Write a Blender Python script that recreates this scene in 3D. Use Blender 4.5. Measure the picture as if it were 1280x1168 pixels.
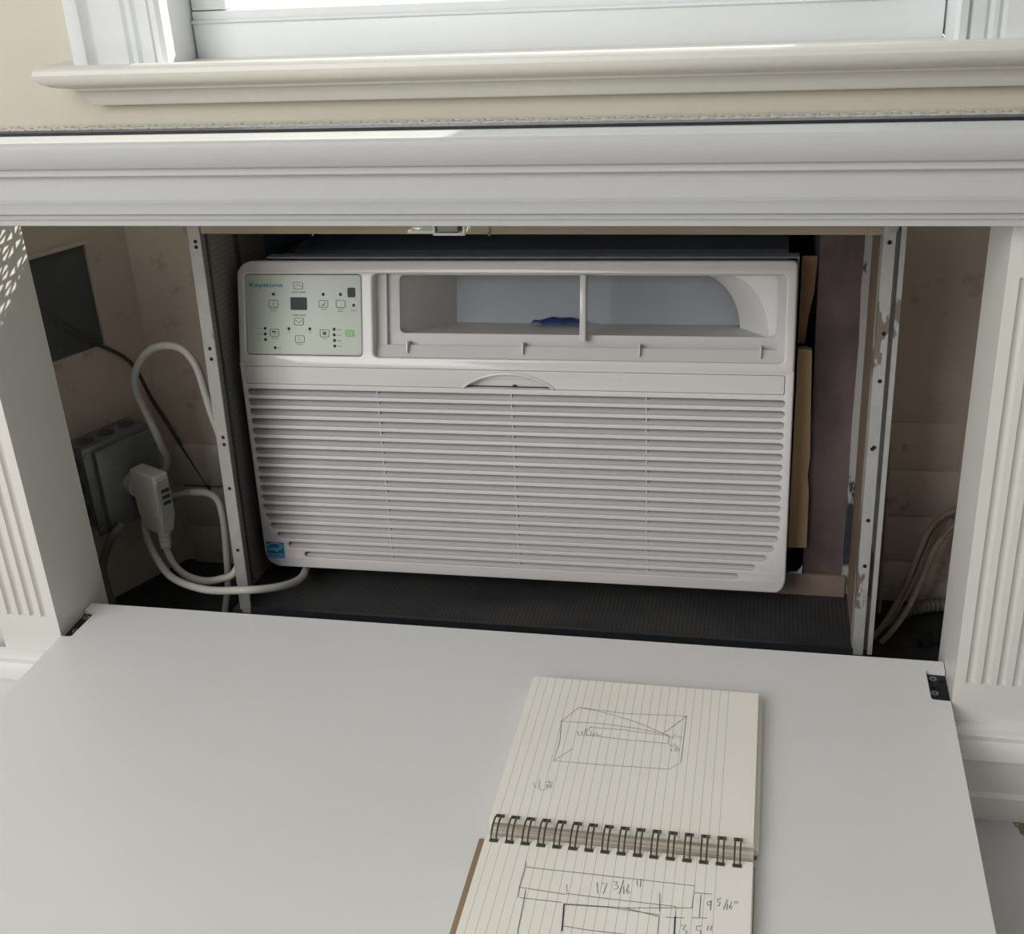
import bpy, bmesh, math, random
from mathutils import Vector, Matrix
from mathutils.geometry import tessellate_polygon
random.seed(7)
for o in list(bpy.data.objects):
    bpy.data.objects.remove(o)
SC = bpy.context.scene
COL = SC.collection

# ------------------------------------------------------------------ camera
cam = bpy.data.cameras.new('camera')
cam.sensor_width = 36.0
cam.lens = 42.7884
cam.clip_start = 0.02
co = bpy.data.objects.new('camera', cam)
COL.objects.link(co)
RIGHT = Vector((0.978768, 0.198017, -0.052937))
DOWN = Vector((0.040137, -0.438423, -0.897872))
FWD = Vector((-0.201002, 0.876684, -0.437063))
m = Matrix.Identity(4)
for i in range(3):
    m[i][0] = RIGHT[i]; m[i][1] = -DOWN[i]; m[i][2] = -FWD[i]
m[0][3], m[1][3], m[2][3] = 0.0, -0.9807, 0.714
co.matrix_world = m
SC.camera = co

# ------------------------------------------------------------------ world, sun, added left light, exposure
w = bpy.data.worlds.new('world')
SC.world = w
w.use_nodes = True
bg = w.node_tree.nodes['Background']
bg.inputs[0].default_value = (0.97, 0.985, 1.0, 1)
bg.inputs[1].default_value = 1.5

sl = bpy.data.lights.new('sun', 'SUN')
sl.energy = 7.0
sl.angle = math.radians(0.55)
sl.color = (1.0, 0.95, 0.86)
so = bpy.data.objects.new('sun', sl)
COL.objects.link(so)
so.rotation_euler = Vector((-0.8, -1.0, -0.74)).to_track_quat('-Z', 'Y').to_euler()
so.location = (2, 3, 3)

al = bpy.data.lights.new('assumed_left_light', 'AREA')   # added lamp for assumed soft light from left behind camera; no window is modelled
al.shape = 'RECTANGLE'
al.size, al.size_y = 1.9, 1.7
al.energy = 54
al.color = (0.985, 0.985, 1.0)
ao = bpy.data.objects.new('assumed_left_light', al)
COL.objects.link(ao)
ao.location = (-1.6, -2.35, 1.7)
ao.rotation_euler = (Vector((-0.2, 0.1, 0.2)) - ao.location).to_track_quat('-Z', 'Y').to_euler()

vs = SC.view_settings
vs.view_transform = 'Standard'
vs.look = 'None'
vs.gamma = 1.0
vs.use_curve_mapping = False
vs.exposure = 0.08

# ------------------------------------------------------------------ materials
def lin(c):
    return tuple(((v / 255) / 12.92 if v / 255 <= 0.04045 else ((v / 255 + 0.055) / 1.055) ** 2.4) for v in c)

class NT:
    def __init__(s, name):
        s.m = bpy.data.materials.new(name); s.m.use_nodes = True
        s.t = s.m.node_tree; s.n = s.t.nodes; s.b = s.n['Principled BSDF']
    def node(s, kind, **kw):
        x = s.n.new(kind)
        for k, v in kw.items():
            setattr(x, k, v)
        return x
    def link(s, a, b): s.t.links.new(a, b)
    def coord(s, scale=(1, 1, 1)):
        c = s.node('ShaderNodeTexCoord'); mp = s.node('ShaderNodeMapping')
        mp.inputs['Scale'].default_value = scale
        s.link(c.outputs['Object'], mp.inputs['Vector'])
        return mp.outputs['Vector']
    def noise(s, vec, scale, detail=3, rough=0.55):
        x = s.node('ShaderNodeTexNoise')
        x.inputs['Scale'].default_value = scale; x.inputs['Detail'].default_value = detail; x.inputs['Roughness'].default_value = rough
        s.link(vec, x.inputs['Vector'])
        return x.outputs['Fac']
    def ramp(s, fac, stops):
        r = s.node('ShaderNodeValToRGB')
        e = r.color_ramp.elements
        while len(e) < len(stops): e.new(0.5)
        for el, (p, c) in zip(e, stops):
            el.position = p
            el.color = (c[0], c[1], c[2], 1) if isinstance(c, tuple) else (c, c, c, 1)
        s.link(fac, r.inputs['Fac'])
        return r.outputs['Color']
    def mix(s, fac, a, b, mode='MIX'):
        x = s.node('ShaderNodeMix', data_type='RGBA', blend_type=mode)
        for sock, v in ((x.inputs['Factor'], fac), (x.inputs['A'], a), (x.inputs['B'], b)):
            if hasattr(v, 'is_output'): s.link(v, sock)
            elif isinstance(v, (int, float)): sock.default_value = v
            else: sock.default_value = (v[0], v[1], v[2], 1)
        return x.outputs['Result']
    def math(s, op, a, b=None):
        x = s.node('ShaderNodeMath', operation=op)
        for i, v in enumerate((a, b)):
            if v is None: continue
            if hasattr(v, 'is_output'): s.link(v, x.inputs[i])
            else: x.inputs[i].default_value = v
        return x.outputs[0]
    def xyz(s, vec):
        x = s.node('ShaderNodeSeparateXYZ'); s.link(vec, x.inputs[0]); return x.outputs
    def bump(s, h, strength=0.2, dist=0.002):
        x = s.node('ShaderNodeBump')
        x.inputs['Strength'].default_value = strength; x.inputs['Distance'].default_value = dist
        s.link(h, x.inputs['Height']); s.link(x.outputs[0], s.b.inputs['Normal'])
    def color(s, c):
        if hasattr(c, 'is_output'): s.link(c, s.b.inputs['Base Color'])
        else: s.b.inputs['Base Color'].default_value = (c[0], c[1], c[2], 1)

def simple(name, rgb, rough=0.5, metal=0.0, spec=0.5, var=0.06, vscale=12.0, bump=0.0, bscale=60.0, bdist=0.001, stretch=(1, 1, 1), coat=0.0):
    t = NT(name)
    c = lin(rgb)
    v = t.coord(stretch)
    n = t.noise(v, vscale, 4)
    t.color(t.ramp(n, [(0.3, tuple(x * (1 - var) for x in c)), (0.7, tuple(min(1, x * (1 + var)) for x in c))]))
    t.b.inputs['Roughness'].default_value = rough
    t.b.inputs['Metallic'].default_value = metal
    t.b.inputs['Specular IOR Level'].default_value = spec
    t.b.inputs['Coat Weight'].default_value = coat
    if bump:
        t.bump(t.noise(v, bscale, 5), bump, bdist)
    return t.m

M = {}
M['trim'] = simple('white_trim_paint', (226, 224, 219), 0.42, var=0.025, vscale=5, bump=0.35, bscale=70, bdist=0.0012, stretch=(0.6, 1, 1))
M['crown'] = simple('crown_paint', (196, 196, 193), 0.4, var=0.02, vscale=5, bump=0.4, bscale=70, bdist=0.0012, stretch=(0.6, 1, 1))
M['jamb'] = simple('jamb_paint', (224, 221, 213), 0.4, var=0.03, vscale=5, bump=0.25, bscale=60, bdist=0.001, stretch=(1, 1, 0.25))
M['sill'] = simple('sill_paint', (226, 223, 215), 0.38, var=0.03, vscale=4, bump=0.5, bscale=45, bdist=0.0018, stretch=(0.5, 1, 1))
M['sash'] = simple('sash_paint', (232, 234, 234), 0.4, var=0.015, bump=0.15, bscale=40)
M['panel'] = simple('door_panel_paint', (226, 225, 222), 0.33, var=0.014, vscale=5, bump=0.05, bscale=160, bdist=0.0005)
M['wall'] = simple('wall_paint', (216, 209, 192), 0.75, var=0.025, vscale=4, bump=0.2, bscale=90, bdist=0.0006)
M['roomwall'] = simple('room_wall_paint', (224, 225, 224), 0.8, var=0.02)
M['ac'] = simple('ac_plastic', (218, 214, 211), 0.15, var=0.01, spec=0.5)
M['ac_in'] = simple('ac_inner_plastic', (204, 202, 199), 0.42, var=0.015)
M['foam'] = simple('white_foam', (232, 231, 228), 0.8, var=0.02, bump=0.2, bscale=250, bdist=0.0004)
M['duct'] = simple('duct_metal', (165, 169, 174), 0.55, var=0.05, vscale=8)
M['dark'] = simple('dark_void', (22, 23, 25), 0.9, var=0.1)
M['liner'] = simple('navy_liner', (84, 94, 108), 0.8, var=0.12)
M['black_metal'] = simple('black_metal', (36, 38, 41), 0.45, var=0.15, vscale=40)
M['hinge'] = simple('hinge_steel', (40, 43, 48), 0.38, metal=0.6, var=0.1, vscale=60)
M['chrome'] = simple('screw_steel', (190, 192, 194), 0.3, metal=1.0, var=0.04)
M['ctrl'] = simple('control_panel_print', (196, 202, 187), 0.35, var=0.012)
M['ink'] = simple('panel_ink', (58, 64, 62), 0.5, var=0.03)
M['teal'] = simple('logo_teal', (52, 150, 158), 0.4, var=0.03)
M['led'] = simple('led_dark', (44, 48, 50), 0.5, spec=0.25, var=0.03)
M['display'] = simple('display_window', (62, 67, 70), 0.5, spec=0.25, var=0.03)
M['green'] = simple('green_button', (116, 178, 92), 0.35, var=0.03)
M['green_lt'] = simple('green_print', (190, 224, 160), 0.4, var=0.03)
M['blue'] = simple('label_blue', (24, 124, 176), 0.4, var=0.03)
M['label_white'] = simple('label_white', (214, 230, 238), 0.4, var=0.02)
M['label_pale'] = simple('label_pale_blue', (112, 176, 212), 0.4, var=0.02)
M['tape'] = simple('blue_tape', (44, 72, 150), 0.6, var=0.08, vscale=60)
M['cord'] = simple('cord_vinyl', (178, 175, 166), 0.42, var=0.04, vscale=20)
M['plug'] = simple('plug_plastic', (206, 202, 190), 0.35, var=0.02)
M['plug_grey'] = simple('plug_grey', (168, 168, 162), 0.45, var=0.04)
M['box'] = simple('galvanised_box', (136, 140, 142), 0.48, metal=0.55, var=0.14, vscale=30)
M['knock'] = simple('knockout_steel', (96, 99, 101), 0.5, metal=0.5, var=0.1)
M['conduit'] = simple('grey_conduit', (120, 116, 108), 0.55, var=0.1, vscale=40)
M['oldwire'] = simple('old_cable_jacket', (150, 138, 120), 0.75, var=0.2, vscale=60, bump=0.4, bscale=300)
M['rod'] = simple('dark_wire', (74, 68, 60), 0.7, var=0.2, vscale=50)
M['wood'] = simple('raw_wood', (158, 146, 122), 0.7, var=0.22, vscale=9, bump=0.2, bscale=60, stretch=(0.5, 6, 6))
M['shim'] = simple('shim_wood', (162, 136, 102), 0.65, var=0.18, vscale=14, bump=0.2, bscale=60, stretch=(5, 5, 0.6))
M['board'] = simple('brown_board', (128, 98, 72), 0.75, var=0.2, vscale=14, stretch=(4, 4, 0.6))
M['ring'] = simple('wire_binding', (92, 82, 70), 0.4, metal=0.5, var=0.1)
M['ring_hole'] = simple('punched_hole', (66, 58, 50), 0.8)
M['pen'] = simple('pencil_stroke', (84, 86, 92), 0.7)
M['penblue'] = simple('ballpoint_stroke', (52, 50, 92), 0.6)
M['penteal'] = simple('teal_stroke', (178, 206, 200), 0.7)
M['kraft'] = simple('kraft_cover', (150, 124, 98), 0.7, var=0.06)
M['catch'] = simple('catch_plastic', (226, 224, 214), 0.45)
M['beige'] = simple('dusty_beige_block', (130, 113, 99), 0.85, var=0.15, vscale=18)
M['debris'] = simple('black_debris', (26, 27, 30), 0.9, bump=0.6, bscale=80)
M['rubble'] = simple('niche_floor_dirt', (46, 46, 48), 0.95, var=0.3, vscale=30, bump=0.7, bscale=60, bdist=0.004)

def glass_mat():
    m_ = bpy.data.materials.new('window_glass'); m_.use_nodes = True
    t = m_.node_tree; t.nodes.clear()
    o = t.nodes.new('ShaderNodeOutputMaterial'); mx = t.nodes.new('ShaderNodeMixShader')
    mx.inputs[0].default_value = 0.09
    tr = t.nodes.new('ShaderNodeBsdfTransparent'); tr.inputs[0].default_value = (0.95, 0.97, 0.96, 1)
    g = t.nodes.new('ShaderNodeBsdfGlossy'); g.inputs['Roughness'].default_value = 0.02
    t.links.new(tr.outputs[0], mx.inputs[1]); t.links.new(g.outputs[0], mx.inputs[2])
    t.links.new(mx.outputs[0], o.inputs[0])
    return m_
M['glass'] = glass_mat()

def plaster_mat(name, rgb_a, rgb_b, rgb_c):
    t = NT(name)
    v = t.coord()
    n1 = t.noise(v, 5, 5); n2 = t.noise(v, 38, 5)
    c = t.ramp(n1, [(0.3, lin(rgb_a)), (0.72, lin(rgb_b))])
    blot = t.ramp(n2, [(0.62, 0.0), (0.7, 0.6)])
    t.color(t.mix(blot, c, lin(rgb_c)))
    t.b.inputs['Roughness'].default_value = 0.85
    t.bump(t.math('ADD', t.noise(v, 30, 6), t.math('MULTIPLY', n1, 1.5)), 0.5, 0.004)
    return t.m
M['niche'] = plaster_mat('dirty_niche_plaster', (196, 182, 168), (210, 194, 176), (172, 152, 136))
M['brick'] = plaster_mat('painted_brick', (196, 184, 170), (208, 196, 182), (150, 134, 120))

def pink_mat():
    t = NT('stained_pink_board')
    v = t.coord(); n1 = t.noise(v, 9, 5); n2 = t.noise(t.coord((1, 1, 0.35)), 24, 4)
    c = t.ramp(n1, [(0.32, lin((60, 54, 54))), (0.62, lin((102, 85, 84)))])
    t.color(t.mix(t.ramp(n2, [(0.5, 0.0), (0.75, 0.55)]), c, lin((48, 45, 46))))
    t.b.inputs['Roughness'].default_value = 0.85
    t.bump(n2, 0.3, 0.002)
    return t.m
M['pink'] = pink_mat()
M['recess'] = simple('dark_green_board', (84, 88, 86), 0.7, var=0.12, vscale=8)

def peel_mat(name, base, chips, thr, scale, rough=0.5, metal=0.0, stretch=(1, 1, 0.35)):
    t = NT(name)
    v = t.coord(stretch); n = t.noise(v, scale, 6, 0.6); n2 = t.noise(t.coord(), 70, 3)
    c = t.ramp(n2, [(0.3, tuple(x * 0.88 for x in lin(base))), (0.7, lin(base))])
    k = t.ramp(n, [(thr, 0.0), (thr + 0.015, 1.0)])
    t.color(t.mix(k, c, lin(chips)))
    t.b.inputs['Roughness'].default_value = rough
    t.b.inputs['Metallic'].default_value = metal
    inv = t.math('SUBTRACT', 1.0, k)
    t.bump(inv, 0.6, 0.0008)
    return t.m
M['rail'] = peel_mat('brushed_rail', (158, 156, 150), (120, 116, 108), 0.68, 30, 0.42, 0.25)
M['rail_peel'] = peel_mat('peeling_rail', (168, 167, 163), (112, 100, 90), 0.585, 22, 0.5, 0.1)
M['strip_peel'] = peel_mat('peeling_strip', (160, 158, 155), (40, 43, 54), 0.47, 15, 0.6, 0.0)

def perf_mat(name, rgb, hole, pitch, frac, rough=0.7):
    t = NT(name)
    v = t.coord(); x, y, z = t.xyz(v)
    h = None
    def dots(a, b):
        fa = t.math('SUBTRACT', t.math('FRACT', t.math('DIVIDE', a, pitch)), 0.5)
        fb = t.math('SUBTRACT', t.math('FRACT', t.math('DIVIDE', b, pitch)), 0.5)
        r = t.math('SQRT', t.math('ADD', t.math('MULTIPLY', fa, fa), t.math('MULTIPLY', fb, fb)))
        return t.math('LESS_THAN', r, frac)
    return t, x, y, z, dots
def perf_side(name, rgb, hole):
    t, x, y, z, dots = perf_mat(name, rgb, hole, 0.0062, 0.24)
    n = t.noise(t.coord(), 14, 4)
    c = t.ramp(n, [(0.3, tuple(q * 0.75 for q in lin(rgb))), (0.7, lin(rgb))])
    t.color(t.mix(dots(y, z), c, lin(hole)))
    t.b.inputs['Roughness'].default_value = 0.75
    return t.m
M['perf_brown'] = perf_side('perforated_brown_plate', (138, 118, 96), (40, 36, 32))
M['perf_dark'] = perf_side('perforated_dark_plate', (142, 136, 128), (112, 108, 102))
def perf_floor():
    t, x, y, z, dots = perf_mat('perforated_floor', 0, 0, 0.0048, 0.28)
    n = t.noise(t.coord(), 9, 5)
    c = t.ramp(n, [(0.3, lin((34, 36, 40))), (0.7, lin((66, 64, 62)))])
    t.color(t.mix(dots(x, y), c, lin((24, 26, 30))))
    t.b.inputs['Roughness'].default_value = 0.7
    return t.m
M['perf_floor'] = perf_floor()

def page_mat():
    t = NT('ruled_paper')
    v = t.coord(); x, y, z = t.xyz(v)
    ph = t.math('FRACT', t.math('DIVIDE', t.math('ADD', x, 0.2131 + 0.1), 0.00782))
    ln = t.math('LESS_THAN', ph, 0.062)
    inr = t.math('LESS_THAN', x, 0.0795)
    k = t.math('MULTIPLY', t.math('MULTIPLY', ln, inr), 0.55)
    n = t.noise(v, 12, 3)
    c = t.ramp(n, [(0.3, lin((243, 238, 226))), (0.7, lin((247, 243, 233)))])
    t.color(t.mix(k, c, lin((128, 136, 146))))
    t.b.inputs['Roughness'].default_value = 0.8
    return t.m
M['page'] = page_mat()
def edge_mat():
    t = NT('page_stack_edge')
    v = t.coord((1, 1, 1)); n = t.noise(t.coord((0.25, 30, 30)), 25, 4); n2 = t.noise(v, 30, 3)
    c = t.ramp(n, [(0.3, lin((150, 140, 124))), (0.7, lin((222, 214, 198)))])
    t.color(c)
    t.b.inputs['Roughness'].default_value = 0.85
    t.bump(n, 0.4, 0.0006)
    return t.m
M['edge'] = edge_mat()

def floor_mat():
    t = NT('painted_floor')
    v = t.coord(); x, y, z = t.xyz(v)
    n = t.noise(v, 30, 6, 0.65); n2 = t.noise(v, 6, 3)
    c = t.ramp(n2, [(0.3, lin((196, 194, 192))), (0.7, lin((206, 203, 200)))])
    near = t.math('MULTIPLY', t.math('ADD', y, 0.085), 14.0)          # worn strip along the baseboard
    near = t.math('MINIMUM', t.math('MAXIMUM', near, 0.0), 1.0)
    k = t.math('GREATER_THAN', t.math('ADD', n, t.math('MULTIPLY', near, 0.17)), 0.665)
    t.color(t.mix(k, c, lin((128, 112, 98))))
    t.b.inputs['Roughness'].default_value = 0.5
    t.bump(t.math('SUBTRACT', 1.0, k), 0.5, 0.001)
    return t.m
M['floor'] = floor_mat()

# ------------------------------------------------------------------ mesh helpers
def link(o, parent=None):
    COL.objects.link(o)
    if parent is not None:
        o.parent = parent
    return o

def mesh(name, verts, faces, mat, parent=None, angle=35, mats=None, fm=None):
    me = bpy.data.meshes.new(name)
    me.from_pydata([tuple(v) for v in verts], [], faces)
    bm = bmesh.new(); bm.from_mesh(me)
    bmesh.ops.recalc_face_normals(bm, faces=bm.faces)
    bm.to_mesh(me); bm.free()
    if mats:
        for q in mats: me.materials.append(M[q])
        for p, k in zip(me.polygons, fm): p.material_index = k
    else:
        me.materials.append(M[mat])
    for p in me.polygons: p.use_smooth = True
    me.set_sharp_from_angle(angle=math.radians(angle))
    o = bpy.data.objects.new(name, me)
    return link(o, parent)

class MB:
    """collects shapes of ONE part"""
    def __init__(s): s.v = []; s.f = []
    def add(s, v, f):
        k = len(s.v); s.v += [tuple(q) for q in v]; s.f += [tuple(i + k for i in q) for q in f]; return s
    def box(s, x0, x1, y0, y1, z0, z1, b=0.0, fn=None):
        bm = bmesh.new(); bmesh.ops.create_cube(bm, size=1.0)
        for v in bm.verts:
            v.co = Vector((x0 + (v.co.x + .5) * (x1 - x0), y0 + (v.co.y + .5) * (y1 - y0), z0 + (v.co.z + .5) * (z1 - z0)))
        if b:
            bmesh.ops.bevel(bm, geom=list(bm.edges), offset=b, segments=2, profile=0.5, affect='EDGES')
        bm.verts.index_update()
        vs_ = [fn(v.co) if fn else v.co.copy() for v in bm.verts]
        s.add(vs_, [[v.index for v in f.verts] for f in bm.faces]); bm.free(); return s
    def extrude_x(s, prof, x0, x1):
        n = len(prof)
        v = [(x0, p[0], p[1]) for p in prof] + [(x1, p[0], p[1]) for p in prof]
        f = [(i, (i + 1) % n, n + (i + 1) % n, n + i) for i in range(n)]
        t = tessellate_polygon([[Vector((p[0], p[1], 0)) for p in prof]])
        f += [tuple(q) for q in t] + [tuple(i + n for i in q) for q in t]
        return s.add(v, f)
    def extrude_z(s, prof, z0, z1):
        n = len(prof)
        v = [(p[0], p[1], z0) for p in prof] + [(p[0], p[1], z1) for p in prof]
        f = [(i, (i + 1) % n, n + (i + 1) % n, n + i) for i in range(n)]
        t = tessellate_polygon([[Vector((p[0], p[1], 0)) for p in prof]])
        f += [tuple(q) for q in t] + [tuple(i + n for i in q) for q in t]
        return s.add(v, f)
    def cyl(s, c, axis, r, h, seg=16, r2=None):
        a = Vector(axis).normalized(); u = a.orthogonal().normalized(); w_ = a.cross(u); c = Vector(c)
        r2 = r if r2 is None else r2
        v = []
        for k, rr in ((0, r), (1, r2)):
            for i in range(seg):
                t = 2 * math.pi * i / seg
                v.append(c + a * h * k + (u * math.cos(t) + w_ * math.sin(t)) * rr)
        f = [(i, (i + 1) % seg, seg + (i + 1) % seg, seg + i) for i in range(seg)] + [tuple(range(seg)), tuple(range(seg, 2 * seg))]
        return s.add(v, f)
    def tube(s, pts, r, seg=10, sub=8, smooth=True, radii=None):
        P = [Vector(p) for p in pts]
        if smooth:
            Q = []
            for i in range(len(P) - 1):
                p0 = P[max(i - 1, 0)]; p1 = P[i]; p2 = P[i + 1]; p3 = P[min(i + 2, len(P) - 1)]
                for k in range(sub):
                    t = k / sub
                    Q.append(0.5 * ((2 * p1) + (p2 - p0) * t + (2 * p0 - 5 * p1 + 4 * p2 - p3) * t * t + (3 * p1 - p0 - 3 * p2 + p3) * t ** 3))
            Q.append(P[-1]); P = Q
        n = len(P); v = []; T0 = (P[1] - P[0]).normalized(); u = T0.orthogonal().normalized()
        for i in range(n):
            T = (P[min(i + 1, n - 1)] - P[max(i - 1, 0)]).normalized()
            u = (u - T * u.dot(T)).normalized(); w_ = T.cross(u)
            rr = radii(i / (n - 1)) if radii else r
            for k in range(seg):
                t = 2 * math.pi * k / seg
                v.append(P[i] + (u * math.cos(t) + w_ * math.sin(t)) * rr)
        f = []
        for i in range(n - 1):
            for k in range(seg):
                f.append((i * seg + k, i * seg + (k + 1) % seg, (i + 1) * seg + (k + 1) % seg, (i + 1) * seg + k))
        f += [tuple(range(seg)), tuple(range((n - 1) * seg, n * seg))]
        return s.add(v, f)
    def sweep(s, path, prof):
        """path: plan polyline (x,y); prof: closed list (outward offset, z); mitred corners. Outward is right of travel."""
        n = len(prof); P = [Vector((p[0], p[1])) for p in path]; rings = []
        for i, p in enumerate(P):
            ds = []
            if i > 0: ds.append((P[i] - P[i - 1]).normalized())
            if i < len(P) - 1: ds.append((P[i + 1] - P[i]).normalized())
            ns = [Vector((d.y, -d.x)) for d in ds]
            if len(ns) == 2:
                nn = (ns[0] + ns[1]).normalized(); nn = nn / nn.dot(ns[0])
            else: nn = ns[0]
            rings.append([(p.x + nn.x * a, p.y + nn.y * a, z) for a, z in prof])
        v = [q for r in rings for q in r]; f = []
        for i in range(len(P) - 1):
            for k in range(n):
                f.append((i * n + k, i * n + (k + 1) % n, (i + 1) * n + (k + 1) % n, (i + 1) * n + k))
        t = tessellate_polygon([[Vector((a, z, 0)) for a, z in prof]])
        f += [tuple(q) for q in t] + [tuple(k + (len(P) - 1) * n for k in q) for q in t]
        return s.add(v, f)
    def plate(s, outer, holes, fn, depth, b=0.0, bo=None):
        """outer / holes: functions inset -> 2D loop (inset goes into the material). fn(x, y, off) -> 3D"""
        bo = b if bo is None else bo
        bo = bo if isinstance(bo, tuple) else (bo, bo)
        kf = [(1.0, 0.0), (0.62, 0.08), (0.3, 0.3), (0.08, 0.62), (0.0, 1.0)] if b else [(0.0, 0.0)]
        loops = [outer] + list(holes)
        rings = []; idx = []; v = []; f = []
        lv = kf + [(0.0, None)]
        for kd, ko in lv:
            row = []; rg = []
            for q, l in enumerate(loops):
                bd, bf = bo if q == 0 else (b, b)
                lp = l(kd * bd); off = depth if ko is None else ko * bf
                st = len(v); v += [fn(p[0], p[1], off) for p in lp]; row.append((st, len(lp))); rg.append(lp)
            idx.append(row); rings.append(rg)
        for li in range(len(lv) - 1):
            for (a, n), (c, _) in zip(idx[li], idx[li + 1]):
                f += [(a + i, a + (i + 1) % n, c + (i + 1) % n, c + i) for i in range(n)]
        for li in (0, len(lv) - 1):
            t = tessellate_polygon([[Vector((p[0], p[1], 0)) for p in lp] for lp in rings[li]])
            st = idx[li][0][0]
            f += [tuple(st + q for q in tri) for tri in t]
        return s.add(v, f)
    def build(s, name, mat, parent=None, angle=35):
        return mesh(name, s.v, s.f, mat, parent, angle)

def rr(x0, y0, x1, y1, r, hole=False, seg=5):
    def g(d):
        e = -d if hole else d
        R_ = max(r - e, 1e-5); out = []
        for cx, cy, a0 in ((x1 - e - R_, y0 + e + R_, -90), (x1 - e - R_, y1 - e - R_, 0), (x0 + e + R_, y1 - e - R_, 90), (x0 + e + R_, y0 + e + R_, 180)):
            for k in range(seg + 1):
                t = math.radians(a0 + 90 * k / seg)
                out.append((cx + R_ * math.cos(t), cy + R_ * math.sin(t)))
        return out
    return g
def poly(pts):
    return lambda d: list(pts)

def tag(o, label, cat, group=None, kind=None):
    o['label'] = label; o['category'] = cat
    if group: o['group'] = group
    return o
def struct(o, label, cat):
    o['kind'] = 'structure'; o['label'] = label; o['category'] = cat
    return o
def empty(name, loc, rot=(0, 0, 0), parent=None):
    o = bpy.data.objects.new(name, None); o.location = loc; o.rotation_euler = rot; o.empty_display_size = 0.05
    return link(o, parent)
def text_mesh(name, body, mat, parent, fn, x, y, wdt, hgt, off=-0.0004, bold=0.0, shear=0.0):
    cu = bpy.data.curves.new(name, 'FONT'); cu.body = body; cu.size = 1.0; cu.offset = bold; cu.resolution_u = 3; cu.shear = shear
    t = bpy.data.objects.new(name, cu); COL.objects.link(t)
    dg = bpy.context.evaluated_depsgraph_get()
    me = bpy.data.meshes.new_from_object(t.evaluated_get(dg))
    bpy.data.objects.remove(t); bpy.data.curves.remove(cu)
    xs = [v.co.x for v in me.vertices]; ys = [v.co.y for v in me.vertices]
    sx = wdt / (max(xs) - min(xs)); sy = hgt / (max(ys) - min(ys)); mx = (max(xs) + min(xs)) / 2; my = (max(ys) + min(ys)) / 2
    for v in me.vertices:
        v.co = fn(x + (v.co.x - mx) * sx, y + (v.co.y - my) * sy, off)
    me.materials.clear(); me.materials.append(M[mat])
    me.name = name
    return link(bpy.data.objects.new(name, me), parent)
def ribbon(mb, pts, wd, fn, off):
    """flat printed / drawn line of width wd"""
    P = [Vector(p) for p in pts]; n = len(P); L = []; Rr = []
    for i in range(n):
        T = (P[min(i + 1, n - 1)] - P[max(i - 1, 0)]).normalized(); N = Vector((-T.y, T.x)) * wd / 2
        L.append(fn(P[i].x + N.x, P[i].y + N.y, off)); Rr.append(fn(P[i].x - N.x, P[i].y - N.y, off))
    mb.add(L + Rr, [(i, i + 1, n + i + 1, n + i) for i in range(n - 1)])

# ================================================================== SETTING
WY = 0.36          # plane of the room wall
FZ = -0.12         # floor level
# floor
o = MB().box(-3.2, 3.2, -3.6, WY + 0.2, FZ - 0.05, FZ).build('floor', 'floor')
struct(o, 'white painted floor with worn chipped paint along the baseboard', 'floor')
o = MB().box(-3.2, 3.2, -3.6, WY + 0.16, 2.6, 2.65).build('ceiling', 'sash')
struct(o, 'plain white ceiling of the room', 'ceiling')
for nm, bx_ in (('wall_room_left', (-3.25, -3.2, -3.6, WY + 0.16)), ('wall_room_right', (3.2, 3.25, -3.6, WY + 0.16)), ('wall_front', (-3.25, 3.25, -3.65, -3.6))):
    o = MB().box(*bx_, FZ, 2.65).build(nm, 'roomwall')
    struct(o, {'wall_room_left': 'beige side wall at the far left of the room', 'wall_room_right': 'beige side wall at the far right of the room', 'wall_front': 'beige wall behind the viewer'}[nm], 'wall')
# wall with window opening and the through-wall hole
WX0, WX1, WZ0, WZ1 = -0.672, 0.168, 0.535, 1.95
wb = MB().plate(poly([(-3.2, FZ), (3.2, FZ), (3.2, 2.6), (-3.2, 2.6)]),
                [poly([(WX0 - 0.02, WZ0 - 0.02), (WX0 - 0.02, WZ1), (WX1 + 0.02, WZ1), (WX1 + 0.02, WZ0 - 0.02)]),
                 poly([(-0.612, -0.06), (-0.612, 0.44), (0.105, 0.44), (0.105, -0.06)])],
                lambda x, z, d: (x, WY + d, z), 0.16)
wall = wb.build('wall_back', 'wall')
struct(wall, 'beige painted wall below and beside the window', 'wall')
# rough plaster inside the niche, left and right of the old housing (thin skin standing on the wall)
nl = MB().box(-0.79, -0.614, WY - 0.006, WY, FZ, 0.47).build('plaster_patch', 'niche', wall)
nr = MB().box(0.105, 0.245, WY - 0.004, WY, 0.155, 0.47).build('plaster_patch', 'niche', wall)
# painted bricks at the foot of the niche, right and left
def bricks(x0, x1, z0, z1, first, yb):
    zc = z0; row = 0
    while zc < z1 - 0.01:
        h = 0.056; x = x0 - (0.07 if (row + first) % 2 else 0.0)
        while x < x1 - 0.004:
            a, b_ = max(x, x0), min(x + 0.19, x1)
            if b_ - a > 0.02:
                pr = random.uniform(0.0045, 0.0085)
                def wob(c, s_=random.random() * 9):
                    return Vector((c.x + 0.0012 * math.sin(c.z * 190 + s_), c.y + 0.001 * math.sin(c.x * 120 + s_), c.z + 0.0013 * math.sin(c.x * 90 + s_ * 2)))
                MB().box(a + 0.0008, b_ - 0.0008, yb - pr, yb + 0.0, zc + 0.0010, zc + 0.0605, 0.002, wob).build('brick', 'brick', wall)
            x += 0.195
        zc += 0.0615; row += 1
MB().box(0.105, 0.245, WY - 0.003, WY, FZ, 0.155).build('mortar_bed', 'brick', wall)
bricks(0.105, 0.245, FZ + 0.002, 0.155, 0, WY)
bricks(-0.76, -0.614, FZ + 0.002, 0.03, 1, WY - 0.006)

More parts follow.
